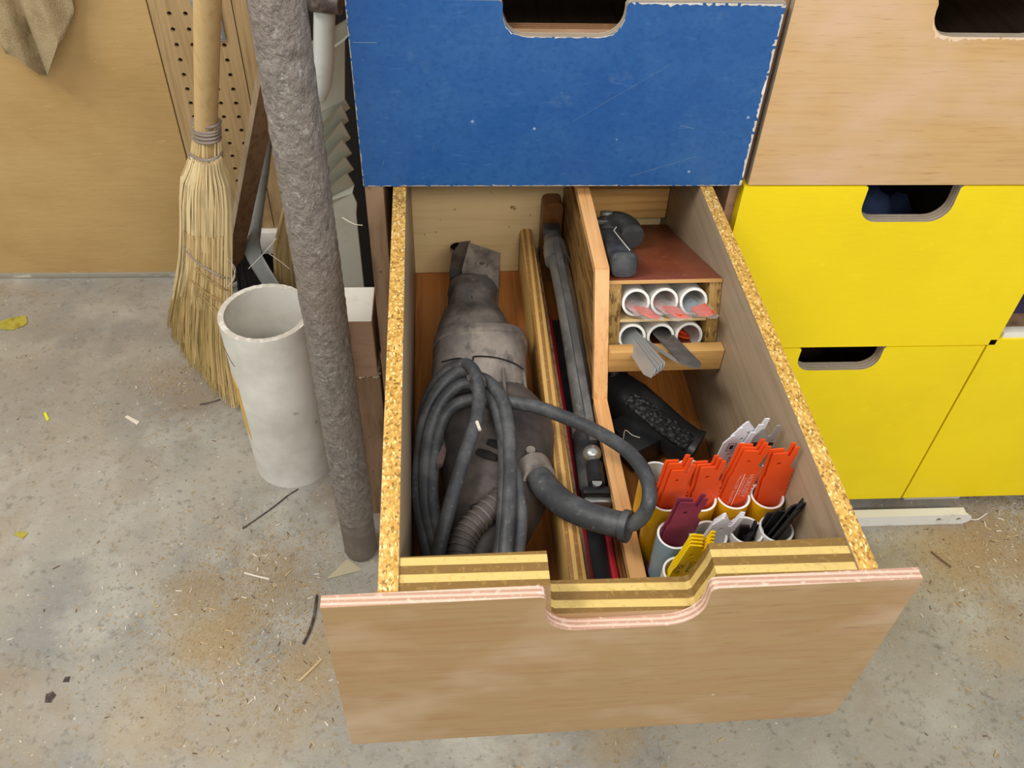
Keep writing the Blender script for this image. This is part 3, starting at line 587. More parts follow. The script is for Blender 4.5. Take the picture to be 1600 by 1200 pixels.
# bagged orange blades in the upper tubes
for i, (yw, ex, lab) in enumerate(((12, .050, 'left'), (10, .052, 'middle'), (6, .046, 'right'))):
    rlong(i, 0, 'orange blade inside a clear bag in the upper %s rack tube' % lab, 'saw blade', 'saw_blade', 'orange_coat', .021, .019, -.012, ex + .001, (.010, .000), math.radians((-14, -8, 14)[i]), math.radians(yw), .002, .0030, .0040)
    x, h = RT[0, i]; random.seed(40 + i); rings = []
    c = Vector(rk(x, h + .002, 0)); ax = Vector((0, -CA, SA)); up = Vector((0, SA, CA)); a2 = Matrix.Rotation(math.radians(yw), 3, up) @ ax; r2 = Vector((1, 0, 0))
    for q in range(12):
        d = -.13 + (.13 + ex + .006) * q / 11; rr = .0130 if d < 0 else .0150 + .002 * math.sin(d * 60); fl = .55 if d < .01 else .42
        if q == 11: fl = .12; rr = .015
        rings.append([c + a2 * d + r2 * (rr * math.cos(t) + U(-.0016, .0016)) + up * (rr * fl * math.sin(t) + U(-.0018, .0018) - .002) for t in [2 * math.pi * z / 14 for z in range(14)]])
    mb = MB(); mb.loft(rings); B('plastic_bag', mb, 'plastic_bag', None, tuple(c), 'd', sm=60, label='clear crinkled bag around orange blades in the upper %s rack tube' % lab, cat='plastic bag', group='clear bags in the tube rack')
    if i < 2:
        rlong(i, 0, 'pale pink card inside the bag of the upper %s rack tube' % lab, 'card', 'backing_card', 'pink_card', .021, .019, .12, .022, (.004, .002), math.radians(-6), math.radians(yw), 0, .0085, .0005)
    else:
        rlong(i, 0, 'grey card inside the bag of the upper right rack tube', 'card', 'backing_card', 'blue_grey_plastic', .021, .019, .12, .012, (.002, .012), math.radians(30), math.radians(yw), -.003, .0065, .0005)

# ------------------------------------------------------------ the corded reciprocating saw
saw = T('reciprocating_saw', 'large dusty black corded reciprocating saw lying in the open drawer', 'power saw', (.168, -.2, .531), 'd')
def sring(v, l, r, zc, rz, e=2.6):
    a, b = Vector(l), Vector(r); c = (a + b) / 2; c.z = zc
    return ring(c, (1, 0, 0), (0, -v, 1), (b.x - a.x) / 2, rz, e, 32)
ZZ = .598
boot = [sring(.85, (0.1346, 0.0605, 0.5980), (0.2027, 0.0548, 0.5980), .595, .036), sring(.85, (0.1271, 0.0506, 0.5980), (0.2073, 0.0445, 0.5980), .595, .044), sring(.8, (0.1233, 0.0208, 0.5980), (0.2054, 0.0147, 0.5980), .595, .047),
  sring(.75, (0.1241, 0.0110, 0.5980), (0.2017, 0.0051, 0.5980), .595, .045), sring(.6, (0.1224, -0.0176, 0.5980), (0.1971, -0.0203, 0.5980), .595, .043), sring(.45, (0.1140, -0.0391, 0.5980), (0.2067, -0.0425, 0.5980), .595, .049), sring(.35, (0.1065, -0.0705, 0.5980), (0.2155, -0.0747, 0.5980), .596, .056), sring(.25, (0.1011, -0.1181, 0.5980), (0.2226, -0.1230, 0.5980), .597, .060)]
mb = MB(); mb.loft(boot); B('rubber_boot', mb, 'dusty_rubber', saw, sm=50)
case = [sring(.25, (0.1060, -0.1070, 0.5980), (0.2234, -0.1116, 0.5980), .597, .060, 3), sring(.25, (0.0992, -0.1138, 0.5980), (0.2383, -0.1193, 0.5980), .598, .0655, 3.2), sring(.25, (0.0981, -0.1292, 0.5980), (0.2389, -0.1349, 0.5980), .598, .066, 3.2), sring(.2, (0.0999, -0.1335, 0.5980), (0.2357, -0.1390, 0.5980), .598, .063, 3.2),
  sring(.15, (0.0967, -0.1688, 0.5980), (0.2335, -0.1745, 0.5980), .598, .064, 3.2), sring(0, (0.0945, -0.2142, 0.5980), (0.2305, -0.2201, 0.5980), .598, .064, 3.2), sring(0, (0.0951, -0.2454, 0.5980), (0.2305, -0.2514, 0.5980), .597, .060, 3)]
mb = MB(); mb.loft(case); B('gear_housing', mb, 'dusty_gearcase', saw, sm=40)
body = [sring(0, (0.0979, -0.2295, 0.5980), (0.2337, -0.2354, 0.5980), .597, .058), sring(0, (0.0968, -0.2516, 0.5980), (0.2478, -0.2583, 0.5980), .597, .061), sring(0, (0.0983, -0.2732, 0.5980), (0.2597, -0.2806, 0.5980), .597, .063), sring(0, (0.1013, -0.3105, 0.5980), (0.2609, -0.3179, 0.5980), .597, .063),
  sring(0, (0.1072, -0.3602, 0.5980), (0.2538, -0.3674, 0.5980), .596, .062), sring(0, (0.1129, -0.4021, 0.5980), (0.2402, -0.4085, 0.5980), .595, .060), sring(0, (0.1160, -0.4418, 0.5980), (0.2179, -0.4470, 0.5980), .592, .057), sring(0, (0.1151, -0.4765, 0.5980), (0.1922, -0.4806, 0.5980), .588, .052), sring(0, (0.1164, -0.5151, 0.5980), (0.1720, -0.5181, 0.5980), .582, .042), sring(0, (0.1262, -0.5371, 0.5980), (0.1595, -0.5390, 0.5980), .580, .028)]
mb = MB(); mb.loft(body); B('motor_body', mb, 'dusty_body', saw, sm=50)
# blade head: blocky shoe bracket with a screw
hp = [(0.1616, 0.1010, 0.6360), (0.2113, 0.0713, 0.6360), (0.2036, -0.0006, 0.6360), (0.1475, 0.0291, 0.6360)]
mb = MB(); mb.prism([(p[0], p[1]) for p in hp], lambda a, b, t: (a, b, t), .565, .636); B('blade_head', mb, 'dusty_gearcase', saw, sm=0)
hq = [(0.1473, 0.1201, 0.6200), (0.1646, 0.1232, 0.6200), (0.1499, 0.0433, 0.6200), (0.1272, 0.0390, 0.6200), (0.1325, 0.0867, 0.6200)]
mb = MB(); mb.prism([(p[0], p[1]) for p in hq], lambda a, b, t: (a, b, t), .560, .624); B('blade_clamp', mb, 'dusty_body', saw, sm=0)
sc = Vector((0.1795, 0.0388, 0.6380))
mb = MB(); mb.tube([sc - Vector((0, 0, .003)), sc + Vector((0, 0, .0015))], .0088, 18); s_ = B('screw', mb, 'dusty_gearcase', saw)
mb = MB(); mb.tube([sc + Vector((0, 0, .0014)), sc + Vector((0, 0, .0022))], .0045, 6); B('screw_socket', mb, 'dark_rust', s_)
# seams, vents, grip ribs, label
mb = MB(); mb.tube(smooth([(0.1114, -0.2114, 0.6620), (0.1335, -0.2057, 0.6630), (0.1535, -0.2103, 0.6630), (0.1564, -0.2038, 0.6640), (0.1819, -0.2051, 0.6630), (0.2082, -0.2111, 0.6580), (0.2242, -0.2154, 0.6480)], 4), .0011, 6); B('housing_seam', mb, 'dark_void', saw)
for P in ([(0.1949, -0.2242, 0.6600), (0.1944, -0.2567, 0.6615), (0.1947, -0.3016, 0.6590)], [(0.1644, -0.2380, 0.6625), (0.1654, -0.2690, 0.6630), (0.1654, -0.3013, 0.6600)], [(0.2249, -0.2109, 0.6400), (0.2251, -0.2497, 0.6410), (0.2258, -0.2831, 0.6380)]):
    mb = MB(); mb.tube(smooth(P, 4), .0022, 8); B('housing_rib', mb, 'dusty_gearcase', saw)
mb = MB(); mb.tube(smooth([(0.1597, 0.0057, 0.6360), (0.1603, -0.0525, 0.6385), (0.1618, -0.1049, 0.6450), (0.1614, -0.1729, 0.6560)], 4), .0009, 6); B('boot_seam', mb, 'dark_void', saw)
for a, b, r_ in (((0.1522, -0.3712, 0.6590), (0.1769, -0.3839, 0.6590), .0070), ((0.1666, -0.3560, 0.6590), (0.1877, -0.3655, 0.6590), .0068), ((0.1638, -0.4484, 0.6550), (0.1841, -0.4302, 0.6550), .009), ((0.1408, -0.4544, 0.6520), (0.1539, -0.4504, 0.6520), .0055)):
    mb = MB(); mb.tube([a, tuple((Vector(a) + Vector(b)) / 2), b], [r_ * .7, r_, r_ * .7], 12, flat=.45); B('recess', mb, 'dark_void', saw)
gp = smooth([(0.1932, -0.4166, 0.6460), (0.1783, -0.4390, 0.6480), (0.1572, -0.4598, 0.6480), (0.1398, -0.4779, 0.6450), (0.1294, -0.4954, 0.6400), (0.1243, -0.5160, 0.6320)], 6)
mb = MB(); mb.tube(gp, .0150, 16); B('handle_grip', mb, 'dusty_body', saw)
mb = MB()
for k in range(3, len(gp) - 1, 2):
    t = (gp[k + 1] - gp[k - 1]).normalized(); c = gp[k]; mb.tube([c - t * .0012, c + t * .0012], .0163, 16)
B('grip_ribs', mb, 'dusty_rubber', saw, kind='stuff')
mb = MB(); mb.prism([tuple((0.1013, -0.3361, 0.6400))[:2], tuple((0.1124, -0.3122, 0.6400))[:2], tuple((0.1168, -0.3369, 0.6400))[:2], tuple((0.1097, -0.3687, 0.6400))[:2], tuple((0.1023, -0.3767, 0.6400))[:2]], lambda a, b, t: (a, b, t), .630, .634); B('worn_label', mb, 'label_faded', saw, sm=0)
mb = MB(); c = Vector((0.2196, -0.3705, 0.6570)); mb.tube([c - Vector((0, 0, .004)), c + Vector((0, 0, .001))], .006, 12); B('screw', mb, 'dusty_gearcase', saw)
# strain relief and cord
sr = smooth([(0.2214, -0.3866, 0.6400), (0.2315, -0.4233, 0.6520), (0.2482, -0.4604, 0.6650), (0.2682, -0.4854, 0.6760), (0.2907, -0.5033, 0.6840), (0.3120, -0.5158, 0.6900)], 5)
mb = MB(); mb.tube([sr[0], sr[3]], [.0235, .0210], 20); B('collar', mb, 'dusty_gearcase', saw)
mb = MB(); mb.tube(sr, [.0172 - .0022 * k / len(sr) for k in range(len(sr))], 18); q = sr[-1]; t = (sr[-1] - sr[-2]).normalized(); mb.tube([q - t * .004, q + t * .004], .0185, 20); B('strain_relief', mb, 'cord_rubber', saw)
CR = .0086
cords = [
 [(0.3082, -0.5132, 0.6890), (0.3183, -0.5172, 0.6950), (0.3278, -0.5174, 0.7100), (0.3327, -0.5136, 0.7300), (0.3351, -0.4928, 0.7360), (0.3316, -0.4637, 0.7320), (0.3197, -0.4286, 0.7220), (0.2934, -0.3895, 0.7100), (0.2598, -0.3536, 0.6980), (0.2274, -0.3232, 0.6860), (0.1924, -0.3040, 0.6760), (0.1559, -0.2901, 0.6680), (0.1283, -0.2943, 0.6640), (0.1111, -0.3066, 0.6500), (0.1002, -0.3400, 0.6320), (0.0943, -0.3914, 0.6180), (0.0981, -0.4419, 0.6060), (0.1080, -0.4866, 0.6000), (0.1150, -0.5107, 0.5980)],
 [(0.1580, -0.2959, 0.6880), (0.1487, -0.2633, 0.6900), (0.1296, -0.2575, 0.6840), (0.1055, -0.2714, 0.6680), (0.0875, -0.2963, 0.6400), (0.0799, -0.3433, 0.6180), (0.0778, -0.3964, 0.6060), (0.0838, -0.4463, 0.6000), (0.0926, -0.4948, 0.5960), (0.1043, -0.5219, 0.5960)],
 [(0.1607, -0.2770, 0.6760), (0.1425, -0.2699, 0.6780), (0.1222, -0.2773, 0.6720), (0.1040, -0.2967, 0.6580), (0.0905, -0.3321, 0.6360), (0.0864, -0.3823, 0.6200), (0.0888, -0.4317, 0.6060), (0.0989, -0.4825, 0.6000), (0.1074, -0.5146, 0.5980)],
 [(0.1462, -0.2630, 0.6840), (0.1691, -0.2744, 0.6860), (0.1862, -0.3066, 0.6860), (0.1923, -0.3491, 0.6800), (0.1909, -0.4030, 0.6760), (0.1860, -0.4595, 0.6740), (0.1803, -0.5017, 0.6640), (0.1756, -0.5321, 0.6520), (0.1671, -0.5581, 0.6350)],
 [(0.1511, -0.2671, 0.6760), (0.1703, -0.2845, 0.6760), (0.1801, -0.3153, 0.6740), (0.1880, -0.3684, 0.6720), (0.1959, -0.4216, 0.6680), (0.1986, -0.4681, 0.6600), (0.1930, -0.5074, 0.6460), (0.1843, -0.5406, 0.6320)],
 [(0.1570, -0.2657, 0.6720), (0.1734, -0.2904, 0.6700), (0.1836, -0.3275, 0.6690), (0.1860, -0.3754, 0.6680), (0.1819, -0.4356, 0.6680), (0.1761, -0.4913, 0.6560), (0.1672, -0.5322, 0.6400)],
 [(0.1299, -0.2453, 0.6840), (0.1449, -0.2537, 0.6960), (0.1554, -0.2798, 0.7000), (0.1572, -0.3132, 0.6940), (0.1514, -0.3510, 0.6900), (0.1387, -0.3926, 0.6880), (0.1250, -0.4376, 0.6800), (0.1118, -0.4776, 0.6640), (0.1013, -0.5099, 0.6440), (0.0946, -0.5312, 0.6250)],
 [(0.1532, -0.2568, 0.6800), (0.1352, -0.2398, 0.6820), (0.1109, -0.2476, 0.6680), (0.0912, -0.2687, 0.6440), (0.0827, -0.3099, 0.6240), (0.0803, -0.3618, 0.6080), (0.0853, -0.4128, 0.5940), (0.0943, -0.4587, 0.5900), (0.1046, -0.4960, 0.5900)],
]
mb = MB()
for P in cords: mb.tube(smooth(P, 6), CR, 12)
B('power_cord', mb, 'cord_rubber', saw)
mb = MB(); mb.tube(smooth([(0.1463, -0.2811, 0.6970), (0.1529, -0.2818, 0.7020), (0.1618, -0.2848, 0.7000), (0.1632, -0.2908, 0.6920)], 5), .005, 10); B('cord_tie', mb, 'dusty_rubber', saw)
c = Vector((0.1527, -0.3574, 0.6980)); mb = MB(); mb.tube([c, c + Vector((.003, -.014, .0005))], .0022, 8); B('tape_scrap', mb, 'chip_white', saw)

# ------------------------------------------------------------ the lane between the dividers
t = T('spirit_level', 'red edged black level lying under the long steel tool', 'level', (.3, -.3, .531), 'd')
mb = MB(); mb.box(.2812, .2885, -.6165, -.02, .5312, .575, .001); mb.box(.3115, .3190, -.6165, -.02, .5312, .575, .001); B('edge_rail', mb, 'red_plastic', t)
mb = MB(); mb.box(.2886, .3114, -.6160, -.02, .5312, .568, .001); B('body', mb, 'black_plastic', t)
t = T('steel_tube_tool', 'long dusty steel tube tool with a black swivel jaw, between the two dividers', 'tool', (.3, -.2, .576), 'd')
tz = .594
tp = [(0.3012, 0.0456, 0.6440), (0.3052, -0.0497, 0.6320), (0.3075, -0.1604, 0.6140), (0.3092, -0.2653, 0.5960)]
mb = MB(); mb.tube(smooth(tp, 5), .0158, 20); B('main_tube', mb, 'steel_dusty', t)
mb = MB(); mb.tube([(0.2998, 0.0615, 0.6450), (0.3003, 0.0367, 0.6430)], .0200, 22); mb.tube([(0.2990, 0.0741, 0.6460), (0.2998, 0.0615, 0.6450)], [.0185, .0188], 22); B('collar', mb, 'steel_dusty', t)
mb = MB(); mb.tube([(0.2971, 0.1079, 0.6500), (0.2975, 0.0913, 0.6490), (0.2993, 0.0671, 0.6460)], [.0128, .015, .0178], 16); B('end_housing', mb, 'dark_steel', t)
c = Vector((0.2965, 0.1036, 0.6530)); mb = MB(); mb.box(-.0135, .0135, -.012, .010, -.010, .011, .002, None, c); B('end_cap', mb, 'black_dusty', t)
rp = [(0.2982, 0.0519, 0.6670), (0.3025, -0.0655, 0.6550), (0.3061, -0.1849, 0.6370), (0.3095, -0.2862, 0.6185), (0.3090, -0.3268, 0.6185)]
mb = MB(); vs = []
for p in rp:
    for dx, dz in ((-.005, -.0035), (.005, -.0035), (.005, .0035), (-.005, .0035)): vs.append((p[0] + dx, p[1], p[2] + dz))
mb.loft([vs[i:i + 4] for i in range(0, 20, 4)]); B('slide_rod', mb, 'dark_steel', t, sm=0)
mb = MB(); mb.tube([(0.3074, -0.2652, 0.5960), (0.3069, -0.2951, 0.5960)], [.0205, .0205], 20); B('clamp_ring', mb, 'steel_dusty', t)
c0, c1 = Vector((0.3065, -0.2969, 0.5980)), Vector((0.3025, -0.4044, 0.5980)); mb = MB(); mb.tube([c0, c0.lerp(c1, .15), c0.lerp(c1, .85), c1], [.018, .0195, .0195, .014], 20, flat=.9); B('jaw_body', mb, 'black_dusty', t)
c = Vector((0.3036, -0.3508, 0.6220)); mb = MB(); mb.loft([ring(c + Vector((0, 0, .0115 * math.sin(a))), (1, 0, 0), (0, 1, 0), .0125 * math.cos(a) + .0002, .0125 * math.cos(a) + .0002, 2, 16) for a in [(-.5 + k / 8) * math.pi for k in range(9)]]); B('ball_joint', mb, 'bright_steel', t)
mb = MB(); mb.tube([(0.3029, -0.3601, 0.6240), (0.3017, -0.3789, 0.6260)], .006, 12); B('bolt', mb, 'bright_steel', t)
mb = MB(); mb.tube([(0.3026, -0.3725, 0.6260), (0.3007, -0.4075, 0.6280)], .0108, 20); B('socket', mb, 'black_plastic', t)
p1 = Vector((0.3007, -0.4046, 0.6320)); mb = MB(); mb.tube([p1 - Vector((0, 0, .004)), p1 + Vector((0, -.003, .0035))], .0062, 14); B('screw', mb, 'bright_steel', t)
p1 = Vector((0.3019, -0.4133, 0.6160)); mb = MB(); mb.box(-.0185, .0185, -.005, .006, -.014, .010, .0015, Matrix.Rotation(-.05, 3, 'Z'), p1); B('jaw', mb, 'black_plastic', t)
p1 = Vector((0.3025, -0.4173, 0.6120)); mb = MB(); mb.box(-.0175, .0175, -.008, .001, -.008, .0045, .002, Matrix.Rotation(-.05, 3, 'Z'), p1); B('jaw_plate', mb, 'bright_steel', t)
mb = MB()
P = [(-.0165, 0)] + [(-.0165 + .010 - .010 * math.cos(a), .150 + .010 * math.sin(a)) for a in (0, .5, 1.0, 1.57)] + [(.0165 - .010 + .010 * math.sin(a), .150 + .010 * math.cos(a)) for a in (0, .5, 1.0, 1.57)] + [(.0165, 0)]
mb.prism(P, lambda a, b, t_: (.3010 + a, t_, .531 + b), .128, .1585); B('wooden_block', mb, 'brown_wood', None, (.3010, .143, .531), 'd', label='brown round-topped wooden block standing at the back behind the long steel tool', cat='block')

# ------------------------------------------------------------ small black tools at the right
t = T('cordless_screwdriver', 'small dusty black tool handle lying on the tilted rack top', 'tool', rk(.358, -.001, .08), 'd')
def rks(x, h, d): return Vector(rk(x, h, d))
ra, rh, rd_ = Vector((1, 0, 0)), Vector((0, SA, CA)), Vector((0, CA, -SA))
R_ = []
for x, h, d, a_, b_ in ((.3590, -.017, .006, .0170, .0150), (.3590, -.0190, .009, .0188, .0170), (.3590, -.0190, .05, .0190, .0175), (.3592, -.0190, .10, .0190, .0180), (.3600, -.0195, .135, .0200, .0185), (.3620, -.0200, .150, .0205, .0190)):
    R_.append(ring(rk(x, h, d), ra, rh, a_, b_, 3.2, 24))
mb = MB(); mb.loft(R_); B('handle', mb, 'black_dusty', t, sm=50)
hd = smooth([rks(.361, -.024, .140), rks(.367, -.026, .175), rks(.382, -.026, .190), rks(.396, -.024, .178), rks(.400, -.022, .150)], 5)
mb = MB(); mb.tube(hd, [.018 + .007 * math.sin(math.pi * k / (len(hd) - 1)) for k in range(len(hd))], 18); B('head', mb, 'black_dusty', t, sm=50)
mb = MB(); mb.box(.342, .362, -.047, -.040, .150, .172, .001); mb.v = [rk(*p) for p in mb.v]; B('switch', mb, 'black_dusty', t)
mb = MB(); c = rks(.366, -.049, .185); mb.tube([c - rh * .006, c + rh * .003], .0095, 16); B('end_button', mb, 'steel_dusty', t)
mb = MB(); mb.tube([rk(.3665, -.0375, .012), rk(.3660, -.0378, .06), rk(.3655, -.0385, .12), rk(.372, -.0400, .135)], .0007, 6); B('moulding_seam', mb, 'chip_white', t)
t = T('cordless_tool', 'black pistol-grip tool with textured grip on the drawer floor below the rack', 'tool', (.41, -.25, .531), 'd')
gpts = [(0.3520, -0.1762, 0.5750), (0.3674, -0.1989, 0.5770), (0.3869, -0.2232, 0.5770), (0.4104, -0.2503, 0.5750), (0.4335, -0.2776, 0.5700), (0.4504, -0.2966, 0.5660), (0.4617, -0.3049, 0.5640)]
rr = [.022, .029, .030, .027, .0255, .027, .029]; R_ = []
for k, p in enumerate(gpts):
    a, b = Vector(gpts[max(k - 1, 0)]), Vector(gpts[min(k + 1, 6)]); d = (b - a).normalized(); sd = d.cross(Vector((0, 0, 1))).normalized(); u_ = sd.cross(d)
    R_.append(ring(p, sd, u_, rr[k], min(rr[k], .030) * 1.05, 2.8, 24))
mb = MB(); mb.loft(R_); B('handle', mb, 'black_plastic', t, sm=50)
a, b = Vector((0.3761, -0.2368, 0.6060)), Vector((0.4472, -0.3145, 0.5920)); d = (b - a).normalized(); sd = d.cross(Vector((0, 0, 1))).normalized()
mb = MB(); R_ = [ring(a.lerp(b, f), sd, Vector((0, 0, 1)), .0165 * g, .0035, 3, 16) for f, g in ((-.02, .5), (.02, .85), (.3, 1), (.7, 1), (.96, .95), (1.0, .6))]; mb.loft(R_); gr = B('grip_panel', mb, 'grip_texture', t, sm=50)
mb = MB(); mb.box(-.024, .024, -.035, .035, -.0, .048, .006, Matrix.Rotation(.5, 3, 'Z'), (0.3795, -0.2729, 0.5315)); B('battery', mb, 'black_plastic', t)
mb = MB(); q = (0.3673, -0.3072, 0.5800); mb.tube(smooth([(0.3599, -0.2917, 0.5815), (0.3654, -0.2752, 0.5815), (0.3737, -0.2852, 0.5815), (0.3836, -0.2904, 0.5815)], 3), .0006, 5); B('scratch', mb, 'chip_white', t)
mb = MB(); mb.loft([ring((.3720 + .0 * k, -.150 + .03 * k, .575), (1, 0, 0), (0, 0, 1), (.020, .034, .034, .028)[k], (.028, .040, .040, .03)[k], 2.4, 20) for k in range(4)]); B('motor_housing', mb, 'black_plastic', t, sm=50)
mb = MB(); c = Vector((0.3608, -0.1890, 0.5900)); mb.tube([c, c + Vector((0, .012, .01))], [.013, .010], 14); B('nose', mb, 'grip_texture', t)

# ============================================================ left of the cabinet
# corn broom
br = T('corn_broom', 'straw broom leaning in front of the tan wall, pale wooden handle', 'broom', (-.46, .46, .0))
hA, hB = Vector((-0.3394, 0.4600, 0.6444)), Vector((-0.1717, 0.2000, 1.1906))
mb = MB(); mb.tube([hA, hA.lerp(hB, .4), hA.lerp(hB, .7), hB], [.0212, .0215, .0218, .0218], 20); B('handle', mb, 'broom_wood', br)
# three control columns (left, middle, right) down the broom
ctl = [
 ((-0.3629, 0.4700, 0.6548), (-0.3348, 0.4550, 0.6616), (-0.3095, 0.4500, 0.6656)), ((-0.3720, 0.4700, 0.6187), (-0.3411, 0.4500, 0.6272), (-0.3137, 0.4480, 0.6310)), ((-0.3848, 0.4700, 0.5773), (-0.3505, 0.4460, 0.5844), (-0.3200, 0.4460, 0.5913)),
 ((-0.4175, 0.4780, 0.5223), (-0.3578, 0.4360, 0.5410), (-0.3108, 0.4400, 0.5456)), ((-0.4324, 0.4840, 0.4737), (-0.3657, 0.4320, 0.4997), (-0.3136, 0.4320, 0.5040)), ((-0.4497, 0.4940, 0.3964), (-0.3808, 0.4300, 0.4324), (-0.3252, 0.4200, 0.4390)), ((-0.4762, 0.5100, 0.3011), (-0.4008, 0.4350, 0.3480), (-0.3371, 0.4050, 0.3699)),
 ((-0.5145, 0.5350, 0.2009), (-0.4282, 0.4450, 0.2538), (-0.3551, 0.3920, 0.2783)), ((-0.5522, 0.5650, 0.0992), (-0.4526, 0.4450, 0.1323), (-0.3730, 0.3750, 0.1553)), ((-0.5730, 0.5950, 0.0115), (-0.4661, 0.4364, 0.0120), (-0.3737, 0.3351, 0.0100))]
def bpt(s_, t_):
    """s along 0..1, t across 0..1"""
    n = len(ctl) - 1; k = min(int(s_ * n), n - 1); f = s_ * n - k
    def q(row):
        a, b, c = [Vector(p) for p in row]; return a * (2 * (t_ - .5) * (t_ - 1)) + b * (4 * t_ * (1 - t_)) + c * (2 * t_ * (t_ - .5))
    return q(ctl[k]).lerp(q(ctl[k + 1]), f)
def strands(n, s0, s1, r, seed, th, spread=.0, endj=.05, flare=0, steps=9):
    random.seed(seed); mb = MB()
    for i in range(n):
        t0 = U(0, 1); t1 = min(max(t0 + U(-.10, .10), -.02), 1.02); off = U(-1, 1); e = s1 + U(-endj, endj * .3); pts = []; j1, j2 = U(-1, 1) * spread, U(-1, 1) * spread
        for k in range(steps + 1):
            f = k / steps; s_ = s0 + (e - s0) * f; p = bpt(min(s_, .999), t0 + (t1 - t0) * f)
            edge = math.sqrt(max(0, 1 - (2 * t0 - 1) ** 2 * .9)); p += Vector((.25, -.95, .1)) * th(s_) * off * edge + Vector((j1 * f * f, 0, j2 * f * f * .4)) 
            if p.z < .003: p.z = .003
            pts.append(p)
        mb.tube(pts, r, 3, cap=False)
    return mb
thk = lambda s_: .020 if s_ < .2 else (.042 if s_ < .75 else .036)
core = MB(); R_ = []
for k in range(0, 37):
    s_ = k / 37 * .96; a, b, c = bpt(s_, .02), bpt(s_, .5), bpt(s_, .98); th = thk(s_) * .55 if s_ > .25 else .017; dr = Vector((.25, -.95, .1))
    R_.append([bpt(s_, .5 + .48 * math.cos(q)) + dr * th * math.sin(q) for q in [2 * math.pi * j / 20 for j in range(20)]])
core.loft(R_); core.v = [(x, y, max(z, .004)) for x, y, z in core.v]; B('straw_core', core, 'straw_dark', br, sm=60)
B('bristles', strands(620, .20, .80, .0013, 11, thk, .004), 'straw_pale', br, sm=0, kind='stuff')
B('bristles', strands(900, .55, .985, .0013, 12, thk, .012, .05), 'straw_mid', br, sm=0, kind='stuff')
B('bristles', strands(420, .60, .99, .0012, 13, thk, .020, .06), 'straw_green', br, sm=0, kind='stuff')
B('bristles', strands(260, .0, .30, .0014, 14, lambda s_: .018, .001), 'straw_pale', br, sm=0, kind='stuff')
def wrap(s_, dz=0, r=.0026, t0=.0, t1=1.0, th=.022, sl=0):
    pts = []; dr = Vector((.25, -.95, .1))
    for q in [2 * math.pi * j / 24 for j in range(25)]:
        t_ = .5 + .5 * math.cos(q) * 1.04; t_ = t0 + (t1 - t0) * t_; pts.append(bpt(min(max(s_ + sl * (t_ - .5), 0), .99), t_) + dr * th * math.sin(q))
    mb = MB(); mb.tube(pts, r, 8); return mb
for s_, r in ((.008, .0045), (.045, .003), (.062, .003), (.085, .003), (.108, .003), (.155 + .045, .0038), (.222, .0038)): B('wire_binding', wrap(s_, r=r, th=.0235), 'binding_wire', br)
random.seed(3)
def stitch(pa, pb, r=.0022): 
    pts = []
    for k in range(9):
        f = k / 8; s_ = pa[0] + (pb[0] - pa[0]) * f; t_ = pa[1] + (pb[1] - pa[1]) * f; pts.append(bpt(s_, t_) + Vector((.25, -.95, .1)) * (thk(s_) * math.sqrt(max(0, 1 - (2 * t_ - 1) ** 2 * .9)) * 1.02 + .003))
    mb = MB(); mb.tube(pts, r, 6); return mb
B('stitching', stitch((.60, .04), (.70, 1.0)), 'binding_wire', br)
B('stitching', stitch((.655, .30), (.735, 1.0)), 'straw_dark', br)
B('stitching', stitch((.70, .22), (.775, 1.0)), 'straw_dark', br)
B('stitching', stitch((.745, .4), (.815, 1.0)), 'straw_dark', br)

# second broom behind the post
b2 = T('corn_broom', 'second straw broom mostly hidden behind the crusted grey post', 'broom', (-.25, .68, 0))
mb = MB(); mb.tube([(-0.2412, 0.7000, 0.3511), (-0.1463, 0.6200, 0.7493), (-0.0955, 0.5600, 0.9770)], .014, 14); B('handle', mb, 'broom_wood', b2)
mb = MB(); random.seed(21); top0 = Vector((-0.2412, 0.7000, 0.3511))
for i in range(420):
    a, o_ = U(-1, 1), U(-1, 1); p0 = top0 + Vector((a * .02, o_ * .014, 0)); p2 = Vector((-.262 + a * .075, .70 + o_ * .03, U(.004, .03))); pm = p0.lerp(p2, .45) + Vector((a * .02, o_ * .012, .0)); mb.tube([p0, pm, p2], .0016, 3, cap=False)
B('bristles', mb, 'straw_mid', b2, sm=0, kind='stuff')

# black brush behind the pipe
bb = T('push_broom', 'black bristled brush on the floor behind the white pipe', 'brush', (-.40, .72, 0))
mb = MB(); mb.box(-.432, -.372, .735, .785, .120, .16, .006); B('head_block', mb, 'black_plastic', bb)
mb = MB(); random.seed(22)
for i in range(900):
    x, y = U(-.430, -.374), U(.740, .780); mb.tube([(x, y, .122), (x + U(-.012, .012), y - U(0, .03), .004)], .0018, 3, cap=False)
B('bristles', mb, 'black_coat', bb, sm=0, kind='stuff')

# steel rule hanging on the pegboard
ru = T('steel_rule', 'wide steel rule hanging on the pegboard behind the broom handle', 'ruler', (-.385, .833, .66))
mb = MB(); mb.box(-.4240, -.3660, .8325, .8345, .6505, 1.10, .0004); B('blade', mb, 'steel_ruler', ru)
mb = MB()
for k in range(110):
    z = .654 + k * .0040; l = .016 if k % 8 == 0 else (.010 if k % 4 == 0 else .006)
    mb.box(-.4238, -.4238 + l, .8318, .8325, z, z + .0007); mb.box(-.3662 - l, -.3662, .8318, .8325, z, z + .0007)
B('graduations', mb, 'ink', ru, sm=0, kind='stuff')
for k, s_ in enumerate('1234'):
    TXT('numeral', s_, .016, Matrix(((1, 0, 0, -.3860), (0, 0, 0, .8322), (0, 1, 0, .678 + .032 * k), (0, 0, 0, 1))), 'ink', ru)

